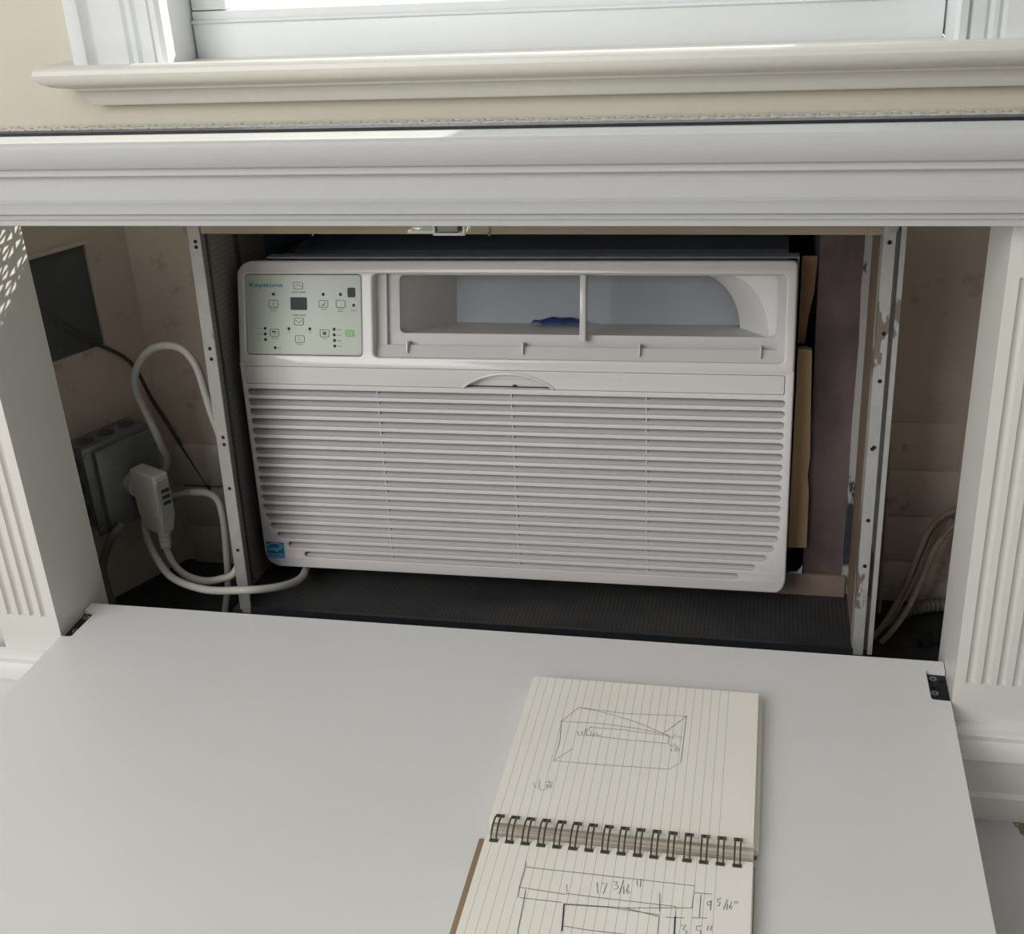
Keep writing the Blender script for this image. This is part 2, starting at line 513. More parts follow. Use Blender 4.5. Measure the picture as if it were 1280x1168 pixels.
# splayed left side wall of the niche, with its dark square recess. Local x runs back along the wall, y into it.
SPL = Matrix.Translation((-0.770, 0.36, 0)) @ Matrix.Rotation(math.radians(63.26), 4, 'Z')
def sp(a, z, off): return SPL @ Vector((-a, off, z))
wl = MB().plate(poly([(-0.01, FZ), (0.20, FZ), (0.20, 0.47), (-0.01, 0.47)]),
                [poly([(0.064, 0.2205), (0.064, 0.348), (0.18, 0.348), (0.18, 0.2205)])], lambda a, z, d: sp(a, z, d), 0.05).build('wall_left', 'niche')
struct(wl, 'splayed grubby plaster side of the niche left of the unit', 'wall')
MB().box(-0.1805, -0.0635, 0.004, 0.05, 0.2200, 0.3485, 0, lambda c: SPL @ c).build('recess_back', 'recess', wl)
MB().box(-0.19, -0.060, -0.006, 0.02, 0.348, 0.352, 0, lambda c: SPL @ c).build('recess_lip', 'niche', wl)
wr = MB().box(0.236, 0.30, 0.098, WY, FZ, 0.47).build('wall_right', 'niche')
struct(wr, 'shadowed side of the niche behind the right pilaster', 'wall')
nf = MB().box(-1.0, 0.25, 0.0, WY, FZ, FZ + 0.006).build('floor_niche', 'rubble')
struct(nf, 'dark dirty floor inside the niche', 'floor')

# baseboard across the front and back to the wall
BP = [(0.0, FZ), (0.020, FZ), (0.020, -0.094), (0.016, -0.090), (0.016, -0.054), (0.021, -0.050), (0.019, -0.040), (0.013, -0.033), (0.013, -0.028), (0.009, -0.024), (0.003, -0.0225), (0.0, -0.0225)]
o = MB().sweep([(-0.945, WY), (-0.945, 0.0), (0.60, 0.0), (0.60, WY)], BP).build('baseboard_front', 'trim')
struct(o, 'moulded white baseboard running under the pilasters', 'baseboard')
o = MB().box(-3.2, -0.966, WY - 0.02, WY, FZ, -0.03, 0.003).build('baseboard_left', 'trim')
struct(o, 'white baseboard on the wall left of the cover', 'baseboard')
o = MB().box(0.622, 3.2, WY - 0.02, WY, FZ, -0.03, 0.003).build('baseboard_right', 'trim')
struct(o, 'white baseboard on the wall right of the cover', 'baseboard')

# window stool (sill), apron bed moulding, left end returned to the wall
SP = [(0.0, 0.4995), (0.0125, 0.4995), (0.0140, 0.5010), (0.0160, 0.5075), (0.0200, 0.5140), (0.0250, 0.5178), (0.0262, 0.5182), (0.0262, 0.5208), (0.0340, 0.5222), (0.0430, 0.5252), (0.0510, 0.5298), (0.0550, 0.5350), (0.0560, 0.5395), (0.0545, 0.5440), (0.0505, 0.5474), (0.0450, 0.5488), (0.0400, 0.5482), (0.0, 0.5420)]
sill = MB().sweep([(-0.763, WY + 0.0), (-0.763, WY - 0.004), (0.62, WY - 0.004)], SP)
sill.add([(WX0, WY - 0.006, 0.5425), (WX1, WY - 0.006, 0.5425), (WX1, WY + 0.075, 0.538), (WX0, WY + 0.075, 0.538), (WX0, WY - 0.006, 0.52), (WX1, WY - 0.006, 0.52), (WX1, WY + 0.075, 0.52), (WX0, WY + 0.075, 0.52)], [(0, 1, 2, 3), (4, 5, 6, 7), (0, 1, 5, 4), (2, 3, 7, 6), (1, 2, 6, 5), (0, 3, 7, 4)])
o = sill.build('trim_1', 'sill', None, 30)
struct(o, 'rounded white window sill with returned left end above the cover', 'window sill')

# window: casing, reveals, sash, glass
win = empty('window_1', ((WX0 + WX1) / 2, WY, 0.559))
struct(win, 'white sash window with fluted casing above the sill', 'window')
inv = Matrix.Translation(-win.location)
def wp(mb, name, mat, parent=win, angle=35):
    mb.v = [tuple(inv @ Vector(v)) for v in mb.v] if parent is not None else mb.v
    return mb.build(name, mat, parent, angle)
def casing(x_out, x_in, sgn):
    # plan profile, from outer edge to inner edge; flat bead, cove, flat field with two reeds
    W_ = abs(x_in - x_out)
    pr = [(0, 0), (0, 0.020), (0.004, 0.028), (0.012, 0.030), (0.020, 0.027), (0.026, 0.018), (0.030, 0.016), (0.066, 0.016), (0.070, 0.012), (0.074, 0.016), (0.078, 0.016), (0.082, 0.012), (0.086, 0.016), (W_ - 0.016, 0.016), (W_ - 0.014, 0.012), (W_ - 0.011, 0.020), (W_ - 0.004, 0.021), (W_, 0.016), (W_, 0)]
    P_ = [(x_out + sgn * a, WY - d) for a, d in pr]
    return MB().extrude_z(P_, 0.541, WZ1 + 0.1)
wp(casing(-0.786, WX0, 1), 'casing', 'sash')
wp(casing(0.282, WX1, -1), 'casing', 'sash')
wp(MB().box(WX0 - 0.02, WX0, WY, WY + 0.14, 0.54, WZ1), 'reveal', 'sash')
wp(MB().box(WX1, WX1 + 0.02, WY, WY + 0.14, 0.54, WZ1), 'reveal', 'sash')
wp(MB().box(WX0 - 0.02, WX1 + 0.02, WY, WY + 0.14, WZ1, WZ1 + 0.02), 'reveal', 'sash')
SY = WY + 0.055
wp(MB().box(WX0 + 0.002, WX1 - 0.002, SY, SY + 0.03, 0.5385, 0.5775, 0.0012), 'bottom_rail', 'sash')
wp(MB().extrude_x([(SY - 0.002, 0.5775), (SY - 0.0035, 0.5790), (SY - 0.002, 0.5805), (SY + 0.003, 0.5815), (SY + 0.003, 0.5905), (SY + 0.026, 0.5915), (SY + 0.026, 0.5775)], WX0 + 0.002, WX1 - 0.002), 'glazing_bead', 'sash')
wp(MB().box(WX0 + 0.002, WX0 + 0.045, SY + 0.003, SY + 0.03, 0.5915, WZ1, 0.002), 'stile', 'sash')
wp(MB().box(WX1 - 0.045, WX1 - 0.002, SY + 0.003, SY + 0.03, 0.5915, WZ1, 0.002), 'stile', 'sash')
wp(MB().box(WX0 + 0.05, WX1 - 0.05, SY, SY + 0.03, 1.24, 1.28, 0.002), 'meeting_rail', 'sash')
wp(MB().box(WX0 + 0.05, WX1 - 0.05, SY + 0.012, SY + 0.016, 0.5915, 1.24), 'pane', 'glass')
wp(MB().box(WX0 + 0.05, WX1 - 0.05, SY + 0.012, SY + 0.016, 1.28, WZ1), 'pane', 'glass')
wp(MB().box(WX0, WX1, WY + 0.086, WY + 0.22, 0.525, 0.548), 'outer_sill', 'sash')

# ================================================================== RADIATOR COVER
XL, XR = -0.737, 0.1822
cover = tag(empty('radiator_cover', (-0.277, 0.05, FZ)), 'white built-in cover with fluted pilasters and moulded top below the window', 'cabinet')
ci = Matrix.Translation(-Vector(cover.location))
def cv(mb, name, mat, angle=35, parent=cover):
    mb.v = [tuple(ci @ Vector(v)) for v in mb.v]
    return mb.build(name, mat, parent, angle)
CP = [(-0.018, 0.4548), (-0.0213, 0.4560), (-0.0222, 0.4612), (-0.0245, 0.4622), (-0.0252, 0.4640), (-0.0215, 0.4655), (-0.0243, 0.4668), (-0.0256, 0.4752), (-0.0268, 0.4772), (-0.0225, 0.4790), (-0.0220, 0.4985), (-0.0272, 0.5000), (-0.0290, 0.5012), (-0.0290, 0.5034), (-0.0262, 0.5058),
      (-0.0300, 0.5078), (-0.0330, 0.5120), (-0.0352, 0.5180), (-0.0360, 0.5240), (-0.0352, 0.5280), (-0.0330, 0.5302), (-0.0300, 0.5306), (-0.0275, 0.5304), (-0.0205, 0.5326), (-0.0130, 0.5326), (-0.013, 0.4800), (0.010, 0.4800), (0.010, 0.4520)]
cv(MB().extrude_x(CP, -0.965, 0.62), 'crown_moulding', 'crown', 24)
cv(MB().extrude_x([(-0.012, 0.482), (-0.0015, 0.482), (-0.0015, 0.5350), (-0.012, 0.5350)], -0.963, 0.618), 'gap_strip', 'black_metal')  # black strip stands in for the dark shaded gap behind the moulding
def pilaster(x_in, sgn, wdt=0.072):
    mb = MB(); D = 0.097
    def rect(a, b): return [(x_in, 0.0), (x_in, D), (x_in + sgn * wdt, D), (x_in + sgn * wdt, 0.0)]
    mb.extrude_z(rect(0, 0), FZ, 0.021)
    mb.extrude_z(rect(0, 0), 0.409, 0.458)
    P_ = [(0.0, 0.0)]
    for k in range(4):
        a = 0.0098 + k * 0.0135
        for q in range(9):
            t = math.pi * q / 8
            P_.append((a + 0.0043 - 0.0043 * math.cos(t), 0.0048 * math.sin(t) ** 0.8))
    P_ += [(wdt, 0.0), (wdt, D), (0.0, D)]
    mb.extrude_z([(x_in + sgn * a, y) for a, y in P_], 0.021, 0.409)
    return mb
cv(pilaster(XL, -1), 'pilaster', 'jamb', 30)
cv(pilaster(XR, 1), 'pilaster', 'jamb', 30)
cv(MB().box(XL - 0.20, XL - 0.18, 0.03, WY, FZ, 0.47), 'side_panel', 'trim')
cv(MB().box(XL - 0.18, XL - 0.073, 0.03, 0.045, FZ, 0.47), 'front_panel', 'trim')
cv(MB().box(XR + 0.37, XR + 0.39, -0.0, WY, FZ, 0.47), 'side_panel', 'trim')
cv(MB().box(XR + 0.075, XR + 0.37, 0.004, 0.02, FZ, 0.47), 'front_panel', 'trim')
cv(MB().box(XL, XR, 0.0, 0.07, FZ, -0.024), 'plinth', 'trim')
# perforated metal grille let into the top: one tile of eight petals, repeated in one sheet
def grille():
    c = 0.0357; ring = 0.0160
    holes = []
    for k in range(8):
        a0 = math.radians(45 * k + 6.5); a1 = math.radians(45 * k + 38.5)
        pts = []
        for q in range(5):
            t = a0 + (a1 - a0) * q / 4
            pts.append((c / 2 + ring * math.cos(t), c / 2 + ring * math.sin(t)))
        t = (a0 + a1) / 2
        pts.append((c / 2 + 0.0050 * math.cos(t), c / 2 + 0.0050 * math.sin(t)))
        holes.append(pts)
    sq = [(0, 0), (c, 0), (c, c), (0, c)]
    lp = [sq] + holes
    tri = tessellate_polygon([[Vector((p[0], p[1], 0)) for p in l] for l in lp])
    flat = [p for l in lp for p in l]
    V, F = [], []
    th = 0.0012; zt = 0.4745
    nx, ny = 43, 10
    for i in range(nx):
        for j in range(ny):
            ox, oy = -0.940 + i * c, 0.0015 + j * c
            b0 = len(V); n = len(flat)
            V += [(ox + p[0], oy + p[1], zt) for p in flat] + [(ox + p[0], oy + p[1], zt - th) for p in flat]
            F += [tuple(b0 + q for q in t) for t in tri] + [tuple(b0 + n + q for q in reversed(t)) for t in tri]
            s_ = 4
            for h in holes:
                k = len(h)
                F += [(b0 + s_ + q, b0 + s_ + (q + 1) % k, b0 + n + s_ + (q + 1) % k, b0 + n + s_ + q) for q in range(k)]
                s_ += k
    me = bpy.data.meshes.new('grille'); me.from_pydata([tuple(ci @ Vector(v)) for v in V], [], F)
    me.materials.append(M['sill'])
    o_ = link(bpy.data.objects.new('grille', me), cover)
    o_['label'] = 'cream perforated metal grille let into the top'
grille()

# ================================================================== OLD HOUSING (tilted with the unit)
A = math.radians(-3.8)
HM = Matrix.Translation((0, 0.13, -0.04)) @ Matrix.Rotation(A, 4, 'X')
hous = tag(empty('wall_sleeve_housing', (0, 0.13, -0.04), (A, 0, 0)), 'old metal wall sleeve with punched side rails around the air conditioner', 'wall sleeve')
def rail_holes(pts, parent, u):
    for x, v in pts:
        MB().cyl((x, u + 0.0004, v), (0, -1, 0), 0.0021, 0.0007, 12).build('screw_hole', 'dark', parent)
# left rail: outer lip set back, front flange, return
lr = MB().extrude_z([(-0.5916, 0.004), (-0.5916, 0.028), (-0.5896, 0.028), (-0.5896, 0.006), (-0.5778, 0.0045), (-0.5763, 0.002), (-0.5763, 0.0), (-0.5872, 0.0), (-0.5872, 0.004)], -0.004, 0.47).build('rail', 'rail', hous)
rail_holes(((-0.5820, 0.432), (-0.5820, 0.4262), (-0.5825, 0.3169), (-0.5823, 0.3053), (-0.5815, 0.2154), (-0.5813, 0.2070), (-0.5821, 0.1541), (-0.5825, 0.0774)), lr, 0.0)
r_r = MB().extrude_z([(0.1008, 0.0), (0.1008, 0.03), (0.1212, 0.03), (0.1212, 0.002), (0.1165, 0.002), (0.1160, 0.012), (0.1125, 0.012), (0.1118, 0.0)], -0.004, 0.47).build('rail', 'rail_peel', hous)
rail_holes(((0.1066, 0.4332), (0.1078, 0.3464), (0.1075, 0.2992), (0.1070, 0.2307), (0.1055, 0.2292), (0.1068, 0.1518), (0.1070, 0.1005)), r_r, 0.0)
MB().cyl((0.1090, 0.0004, 0.4465), (0, -1, 0), 0.0045, 0.0009, 16).build('rivet_head', 'rail', r_r)
MB().box(-0.6025, -0.6005, 0.030, 0.215, -0.002, 0.47).build('side_plate', 'perf_dark', hous)
MB().box(-0.6025, -0.5896, 0.026, 0.030, -0.002, 0.47).build('rail_flange', 'rail', hous)
MB().box(-0.6005, -0.5985, 0.060, 0.063, 0.0, 0.47).build('plate_seam', 'knock', hous)
MB().box(0.1015, 0.1035, 0.001, 0.15, -0.002, 0.47).build('side_plate', 'perf_brown', hous)
fl = MB().box(-0.6005, 0.1015, 0.001, 0.135, -0.008, -0.002).build('floor_plate', 'perf_floor', hous)
MB().box(-0.5765, 0.1015, -0.001, 0.001, -0.010, 0.0035).build('front_lip', 'black_metal', fl)
MB().box(-0.5765, 0.1015, 0.001, 0.004, 0.0022, 0.0035).build('lip_return', 'black_metal', fl)
# back board with its opening, pink and stained; white strip in the right corner; beige foot block
def hf(x, v, off): return (x, 0.130 + off, v)
bb = MB().plate(poly([(-0.6005, 0.0), (0.1015, 0.0), (0.1015, 0.47), (-0.6005, 0.47)]), [poly([(-0.5995, 0.012), (-0.5995, 0.462), (0.0495, 0.462), (0.0515, 0.012)])], hf, 0.012).build('back_board', 'pink', hous)
strip = [(0.0935, 0.0), (0.1013, 0.0), (0.1013, 0.47), (0.0930, 0.47), (0.0942, 0.40), (0.0934, 0.36), (0.0950, 0.30), (0.0938, 0.21), (0.0948, 0.10)]
MB().plate(poly(strip), [], lambda x, v, d: (x, 0.1265 + d, v), 0.0034).build('corner_strip', 'strip_peel', hous)
MB().box(-0.570, 0.0985, 0.1215, 0.130, -0.002, 0.026, 0.0015, lambda c: Vector((c.x, c.y, c.z + (0.003 * math.sin(c.x * 60) if c.z > 0.01 else 0)))).build('foot_block', 'beige', hous)
# dark liner of the hole running back through the wall
ln = MB()
ln.box(-0.6055, -0.6027, 0.142, 0.50, 0.01, 0.462).box(0.0505, 0.0535, 0.142, 0.50, 0.01, 0.462).box(-0.6055, 0.0535, 0.142, 0.50, 0.462, 0.465).box(-0.6055, 0.0535, 0.142, 0.50, 0.008, 0.011).box(-0.6055, 0.0535, 0.50, 0.503, 0.008, 0.458)
ln.build('hole_liner', 'liner', hous)
MB().box(-0.576, 0.101, 0.002, 0.022, 0.4395, 0.462, 0.001).build('wood_cleat', 'wood', hous)

# ================================================================== AIR CONDITIONER
AM = Matrix.Translation((0, 0.13, -0.04)) @ Matrix.Rotation(A, 4, 'X') @ Matrix.Translation((-0.2768, 0.073, 0.02)) @ Matrix.Rotation(math.radians(-0.36), 4, 'Y')
ac = empty('air_conditioner', AM.to_translation(), AM.to_euler())
tag(ac, 'white through-wall air conditioner with slatted front grille and control panel', 'air conditioner')
OX, OU, OV = -0.2768, 0.073, 0.02
def lo(x, v, off): return Vector((x - OX, off, v - OV))              # lower, upright front
TH = math.radians(13.4); FV = 0.280
def up(x, s, off):                                                   # upper, leaning front
    return Vector((x - OX, off * math.cos(TH) + s * math.sin(TH), FV + s * math.cos(TH) - off * math.sin(TH) - OV))
AX0, AX1 = -0.5846, 0.0308
ends = [(-0.5795, 0.0226)] * 13 + [(-0.5771, 0.0207), (-0.5728, 0.0166), (-0.5654, 0.0093), (-0.5528, -0.0025), (-0.5336, -0.0205)]
SV = [0.2457 - 0.01207 * i for i in range(18)]
SH = 0.0039
holes = [rr(a, v - SH, b, v + SH, SH - 0.0001, True, 4) for (a, b), v in zip(ends, SV)]
door = (-0.5785, 0.2553, 0.0215, 0.2768)
holes.append(rr(*[door[0], door[1], door[2], door[3]], 0.002, True, 3))
def outer_low(d):
    e = d; r = 0.018; out = []
    x0, x1, y0, y1 = AX0 + e, AX1 - e, 0.0222 + e, FV + 0.0006
    for cx, cy, a0 in ((x1 - r, y0 + r, -90),):
        for k in range(9):
            t = math.radians(a0 + 90 * k / 8); out.append((cx + r * 0.6 * math.cos(t) + r * 0.4, cy + r * math.sin(t)))
    out += [(x1, y1), (x0, y1)]
    for k in range(9):
        t = math.radians(180 + 90 * k / 8); out.append((x0 + r + r * math.cos(t), y0 + r + r * math.sin(t)))
    return out
fg = MB().plate(outer_low, holes, lo, 0.0042, 0.0006, (0.0018, 0.004)).build('front_grille', 'ac', ac, 40)
rim_in = lambda d: [((x - OX) * 0.992 + OX, 0.152 + (v - 0.152) * 0.975) for x, v in outer_low(0.0)]
MB().plate(outer_low, [rim_in], lambda x, v, d: lo(x, v, d + 0.0040), 0.041).build('bezel_rim', 'ac', ac, 40)
# louvers: one blade behind each slot, its own part
for (a, b), v in zip(ends, SV):
    pr = [(0.0028, v - SH - 0.0004), (0.0040, v - SH - 0.0014), (0.0130, v + 0.0002), (0.0120, v + 0.0010)]
    MB().extrude_x([(y, z - OV) for y, z in pr], a - 0.0008 - OX, b + 0.0008 - OX).build('louver', 'ac_in', ac)
for x in (-0.4252, -0.2713, -0.1230):
    MB().box(x - OX - 0.0006, x - OX + 0.0006, 0.0060, 0.0130, 0.032 - OV, 0.2505 - OV).build('grille_rib', 'ac', ac)
MB().box(AX0 + 0.01 - OX, AX1 - 0.01 - OX, 0.0185, 0.021, 0.028 - OV, 0.252 - OV).build('filter_screen', 'ink', ac)
# filter door with arched finger pull
def arch(n_, k=1.0, dy=0.0):
    pts = []
    for q in range(n_ + 1):
        t = q / n_; x = -0.3238 + t * (0.1015)
        pts.append((x, 0.2562 + dy + 0.0168 * k * (1 - (2 * t - 1) ** 2) ** 0.85))
    return pts
ap = arch(20)
def arch_hole(d): return [(x, y + d * 0.5) for x, y in ap]
fd = MB().plate(rr(door[0] + 0.0006, door[1] + 0.0006, door[2] - 0.0006, door[3] - 0.0006, 0.0018, False, 3),
                [arch_hole], lambda x, v, d: lo(x, v, d + 0.0002), 0.004, 0.0005).build('filter_door', 'ac', ac)
MB().tube([lo(x, v + 0.0002, -0.0004) for x, v in arch(24)], 0.0016, 8, 1, False).build('finger_pull', 'ac', fd)
MB().add([lo(-0.3235, 0.2560, 0.0088), lo(-0.2225, 0.2560, 0.0088), lo(-0.2225, 0.2655, 0.0088), lo(-0.3235, 0.2655, 0.0088), lo(-0.3235, 0.2655, 0.005), lo(-0.2225, 0.2655, 0.005), lo(-0.2225, 0.2740, 0.0022), lo(-0.3235, 0.2740, 0.0022)],
         [(0, 1, 2, 3), (3, 2, 5, 4), (4, 5, 6, 7)]).build('pull_recess', 'ac', fd)
MB().box(-0.269 - OX, -0.265 - OX, 0.006, 0.0088, 0.2563 - OV, 0.2580 - OV).build('latch_tab', 'ink', fd)
# upper front
CT = (-0.5747, 0.0098, -0.4375, 0.0997)
OT = (-0.4245, 0.0092, 0.0195, 0.1005)
def outer_up(d):
    r = 0.020; e = d; x0, x1, y0, y1 = AX0 + e, AX1 - e, -0.0012, 0.1148 - e
    out = [(x0, y0), (x1, y0)]
    for k in range(7):
        t = math.radians(90 * k / 6); out.append((x1 - 0.006 + 0.006 * math.cos(t), y1 - 0.006 + 0.006 * math.sin(t)))
    for k in range(9):
        t = math.radians(90 + 90 * k / 8); out.append((x0 + r + r * math.cos(t), y1 - r * 0.8 + r * 0.8 * math.sin(t)))
    return out
uf = MB().plate(outer_up, [rr(*CT, 0.004, True, 4), rr(*OT, 0.005, True, 4)], up, 0.022, 0.0018, (0.0026, 0.007)).build('upper_frame', 'ac', ac, 40)
# control panel
cp = MB().plate(rr(CT[0] + 0.0007, CT[1] + 0.0007, CT[2] - 0.0007, CT[3] - 0.0007, 0.0035, False, 4), [], lambda x, s, d: up(x, s, d + 0.0012), 0.004, 0.0003).build('control_panel', 'ctrl', ac)
cp['label'] = 'pale green control panel with printed buttons'
def uc(x, s, off): return up(x, s - 0.0041, off + 0.0012)
def outline_btn(x, s, w_=0.0112, h_=0.0082, th=0.00055, mat='ink', name='button'):
    MB().plate(rr(x - w_ / 2, s - h_ / 2, x + w_ / 2, s + h_ / 2, 0.0014, False, 3), [rr(x - w_ / 2 + th, s - h_ / 2 + th, x + w_ / 2 - th, s + h_ / 2 - th, 0.001, True, 3)], lambda a, b, d: uc(a, b, d - 0.0003), 0.0003).build(name, mat, cp)
def solid_btn(x0, s0, x1, s1, r, mat, name):
    return MB().plate(rr(x0, s0, x1, s1, r, False, 4), [], lambda a, b, d: uc(a, b, d - 0.0004), 0.0004).build(name, mat, cp)
lt = text_mesh('logo', 'Keystone', 'teal', cp, uc, -0.5492, 0.0911, 0.0398, 0.0066, bold=0.025)
lt['label'] = 'teal lettering'
for x, s in ((-0.5111, 0.0911), (-0.5410, 0.0711), (-0.4819, 0.0712), (-0.4617, 0.0713), (-0.5113, 0.0514), (-0.5406, 0.0387), (-0.5108, 0.0319), (-0.4813, 0.0387)):
    outline_btn(x, s)
solid_btn(-0.5206, 0.0643, -0.5013, 0.0783, 0.0008, 'display', 'display')
solid_btn(-0.4535, 0.0786, -0.4444, 0.0892, 0.0018, 'display', 'receiver_window')
gb = solid_btn(-0.4570, 0.0350, -0.4462, 0.0428, 0.0014, 'green', 'power_button')
pm = MB()
ribbon(pm, [(-0.4538, 0.0408), (-0.4538, 0.0371), (-0.4494, 0.0371), (-0.4494, 0.0408)], 0.0006, uc, -0.0006)
ribbon(pm, [(-0.4516, 0.0412), (-0.4516, 0.0392)], 0.0006, uc, -0.0006)
pm.build('power_mark', 'green_lt', gb)
for x, s in ((-0.5408, 0.0816), (-0.4819, 0.0817), (-0.4617, 0.0818), (-0.4466, 0.0699), (-0.5519, 0.0434), (-0.5519, 0.0371), (-0.5518, 0.0308), (-0.5404, 0.0218), (-0.5234, 0.0433), (-0.4986, 0.0434), (-0.4700, 0.0433), (-0.4700, 0.0371), (-0.4698, 0.0309), (-0.4697, 0.0247)):
    MB().plate(rr(x - 0.00175, s - 0.00175, x + 0.00175, s + 0.00175, 0.00174, False, 4), [], lambda a, b, d: uc(a, b, d - 0.0003), 0.0003).build('indicator_light', 'led', cp)
def mark(*lines):
    im = MB()
    for pts, wd in lines: ribbon(im, pts, wd, uc, -0.0003)
    im.build('button_mark', 'ink', cp)
mark(([(-0.5148, 0.0897), (-0.5111, 0.0929), (-0.5074, 0.0897)], 0.0006))
mark(([(-0.5150, 0.0530), (-0.5113, 0.0498), (-0.5076, 0.0530)], 0.0006))
mark(([(-0.4838 + 0.0034 * math.cos(t), 0.0722 + 0.0030 * math.sin(t)) for t in [math.radians(-100 + 12 * k) for k in range(10)]], 0.0009))
mark(([(-0.5410, 0.0730), (-0.5402, 0.0718), (-0.5416, 0.0706), (-0.5408, 0.0694)], 0.0006))
mark(([(-0.5436, 0.0398), (-0.5396, 0.0398)], 0.0018), ([(-0.5402, 0.0400), (-0.5378, 0.0400), (-0.5378, 0.0372), (-0.5402, 0.0372), (-0.5402, 0.0400)], 0.0006))
mark(*[([(-0.4813, 0.0387), (-0.4813 + dx * 0.0020, 0.0387 + dy * 0.0016)], 0.0016) for dx, dy in ((-1, 1), (1, 1), (-1, -1), (1, -1))])
mark(([(-0.5116, 0.0336), (-0.5116, 0.0308), (-0.5090, 0.0308)], 0.0005))
for body, x, s, w_, h_ in (('TEMP/TIMER', -0.5110, 0.0839, 0.0165, 0.0018), ('TEMP/TIMER', -0.5111, 0.0585, 0.0165, 0.0018), ('Energy', -0.5410, 0.0657, 0.0090, 0.0019), ('Saver', -0.5410, 0.0632, 0.0078, 0.0015), ('Sleep', -0.4816, 0.0653, 0.0068, 0.0018),
                        ('Check', -0.4616, 0.0659, 0.0072, 0.0016), ('Filter', -0.4615, 0.0633, 0.0066, 0.0016), ('Power', -0.4463, 0.0644, 0.0076, 0.0015), ('Auto', -0.5588, 0.0434, 0.0060, 0.0015), ('Cool', -0.5586, 0.0371, 0.0056, 0.0015), ('Dry', -0.5580, 0.0308, 0.0044, 0.0016),
                        ('Mode', -0.5405, 0.0328, 0.0066, 0.0016), ('Fan', -0.5350, 0.0218, 0.0046, 0.0015), ('On', -0.5232, 0.0397, 0.0026, 0.0014), ('Off', -0.4984, 0.0398, 0.0030, 0.0014), ('Timer', -0.5105, 0.0262, 0.0070, 0.0016), ('Fan', -0.4813, 0.0328, 0.0046, 0.0015),
                        ('Auto', -0.4640, 0.0433, 0.0060, 0.0014), ('Low', -0.4643, 0.0371, 0.0054, 0.0014), ('Med', -0.4642, 0.0309, 0.0056, 0.0014), ('High', -0.4641, 0.0247, 0.0060, 0.0015)):
    text_mesh('print', body, 'ink', cp, uc, x, s, w_, h_, off=-0.0002)
# outlet: stepped frame, divider, pegs, duct, scroll, grey back
of = MB().plate(rr(OT[0] - 0.002, OT[1] - 0.002, OT[2] + 0.002, OT[3] + 0.003, 0.005, False, 4), [rr(-0.3990, 0.0355, 0.0110, 0.0990, 0.005, True, 4)], lambda x, s, d: up(x, s, d + 0.0195), 0.003, 0.001).build('outlet_frame', 'ac_in', ac)
MB().add([up(OT[0], 0.0225, 0.0195), up(OT[2], 0.0225, 0.0195), up(OT[2], 0.0225, 0.0130), up(OT[0], 0.0225, 0.0130), up(OT[2], OT[1], 0.0085), up(OT[0], OT[1], 0.0085)], [(0, 1, 2, 3), (3, 2, 4, 5)]).build('outlet_ledge', 'ac_in', of)
st = MB().box(0, 1, 0, 1, 0, 1, 0, lambda c: up(OT[0] + c.x * 0.012, OT[1] + c.z * 0.091, 0.0135 + c.y * 0.006)); st.build('frame_step', 'ac_in', of)
st = MB().box(0, 1, 0, 1, 0, 1, 0, lambda c: up(OT[2] - c.x * 0.0075, OT[1] + c.z * 0.091, 0.0120 + c.y * 0.0075)); st.build('frame_step', 'ac_in', of)
MB().box(-0.1948, -0.1886, 0.004, 0.022, 0.0295, 0.0995, 0.0006, lambda c: up(c.x, c.z, c.y)).build('divider_bar', 'ac', of)
for x in (-0.3877, -0.2576, -0.1307, -0.0045):
    MB().box(x - 0.0007, x + 0.0007, 0.006, 0.0195, 0.0140, 0.0265, 0, lambda c: up(c.x, c.z, c.y)).build('guide_peg', 'ac', of)
dk = MB()
def du(x, s, off): return up(x, s, off)
dk.add([du(-0.4000, 0.0345, 0.022), du(0.0125, 0.0345, 0.022), du(-0.010, 0.0450, 0.112), du(-0.352, 0.0450, 0.112)], [(0, 1, 2, 3)])
dk.add([du(-0.4000, 0.0345, 0.022), du(-0.4000, 0.1005, 0.022), du(-0.352, 0.1005, 0.112), du(-0.352, 0.0450, 0.112)], [(0, 1, 2, 3)])
dk.add([du(-0.4000, 0.1005, 0.022), du(0.0125, 0.1005, 0.022), du(0.0125, 0.1005, 0.112), du(-0.352, 0.1005, 0.112)], [(0, 1, 2, 3)])
dk.build('duct_lining', 'ac_in', ac)
MB().add([du(-0.358, 0.040, 0.105), du(0.012, 0.040, 0.105), du(0.012, 0.104, 0.105), du(-0.358, 0.104, 0.105)], [(0, 1, 2, 3)]).build('duct_back', 'duct', ac)
# foam scroll: front arc and back arc joined, closed to the right
N = 14
def arc(cx, cs, rx, rs, off):
    return [du(cx + rx * math.sin(math.pi / 2 * k / N), cs + rs * math.cos(math.pi / 2 * k / N), off) for k in range(N + 1)]
fa = arc(-0.045, 0.0345, 0.048, 0.066, 0.024); ba = arc(-0.078, 0.038, 0.050, 0.0635, 0.088)
top_r = [du(0.012, 0.1005, 0.026)] * 0
V = fa + ba; n1 = N + 1
F = [(k, k + 1, n1 + k + 1, n1 + k) for k in range(N)]
edge = [du(-0.045 + 0.057 * min(1, 2 * k / N), 0.1005, 0.024) if k <= N / 2 else du(0.012, 0.1005 - 0.066 * (2 * k / N - 1), 0.024) for k in range(N + 1)]
V += edge; F += [(k, k + 1, 2 * n1 + k + 1, 2 * n1 + k) for k in range(N)]
MB().add(V, F).build('fan_scroll', 'foam', ac)
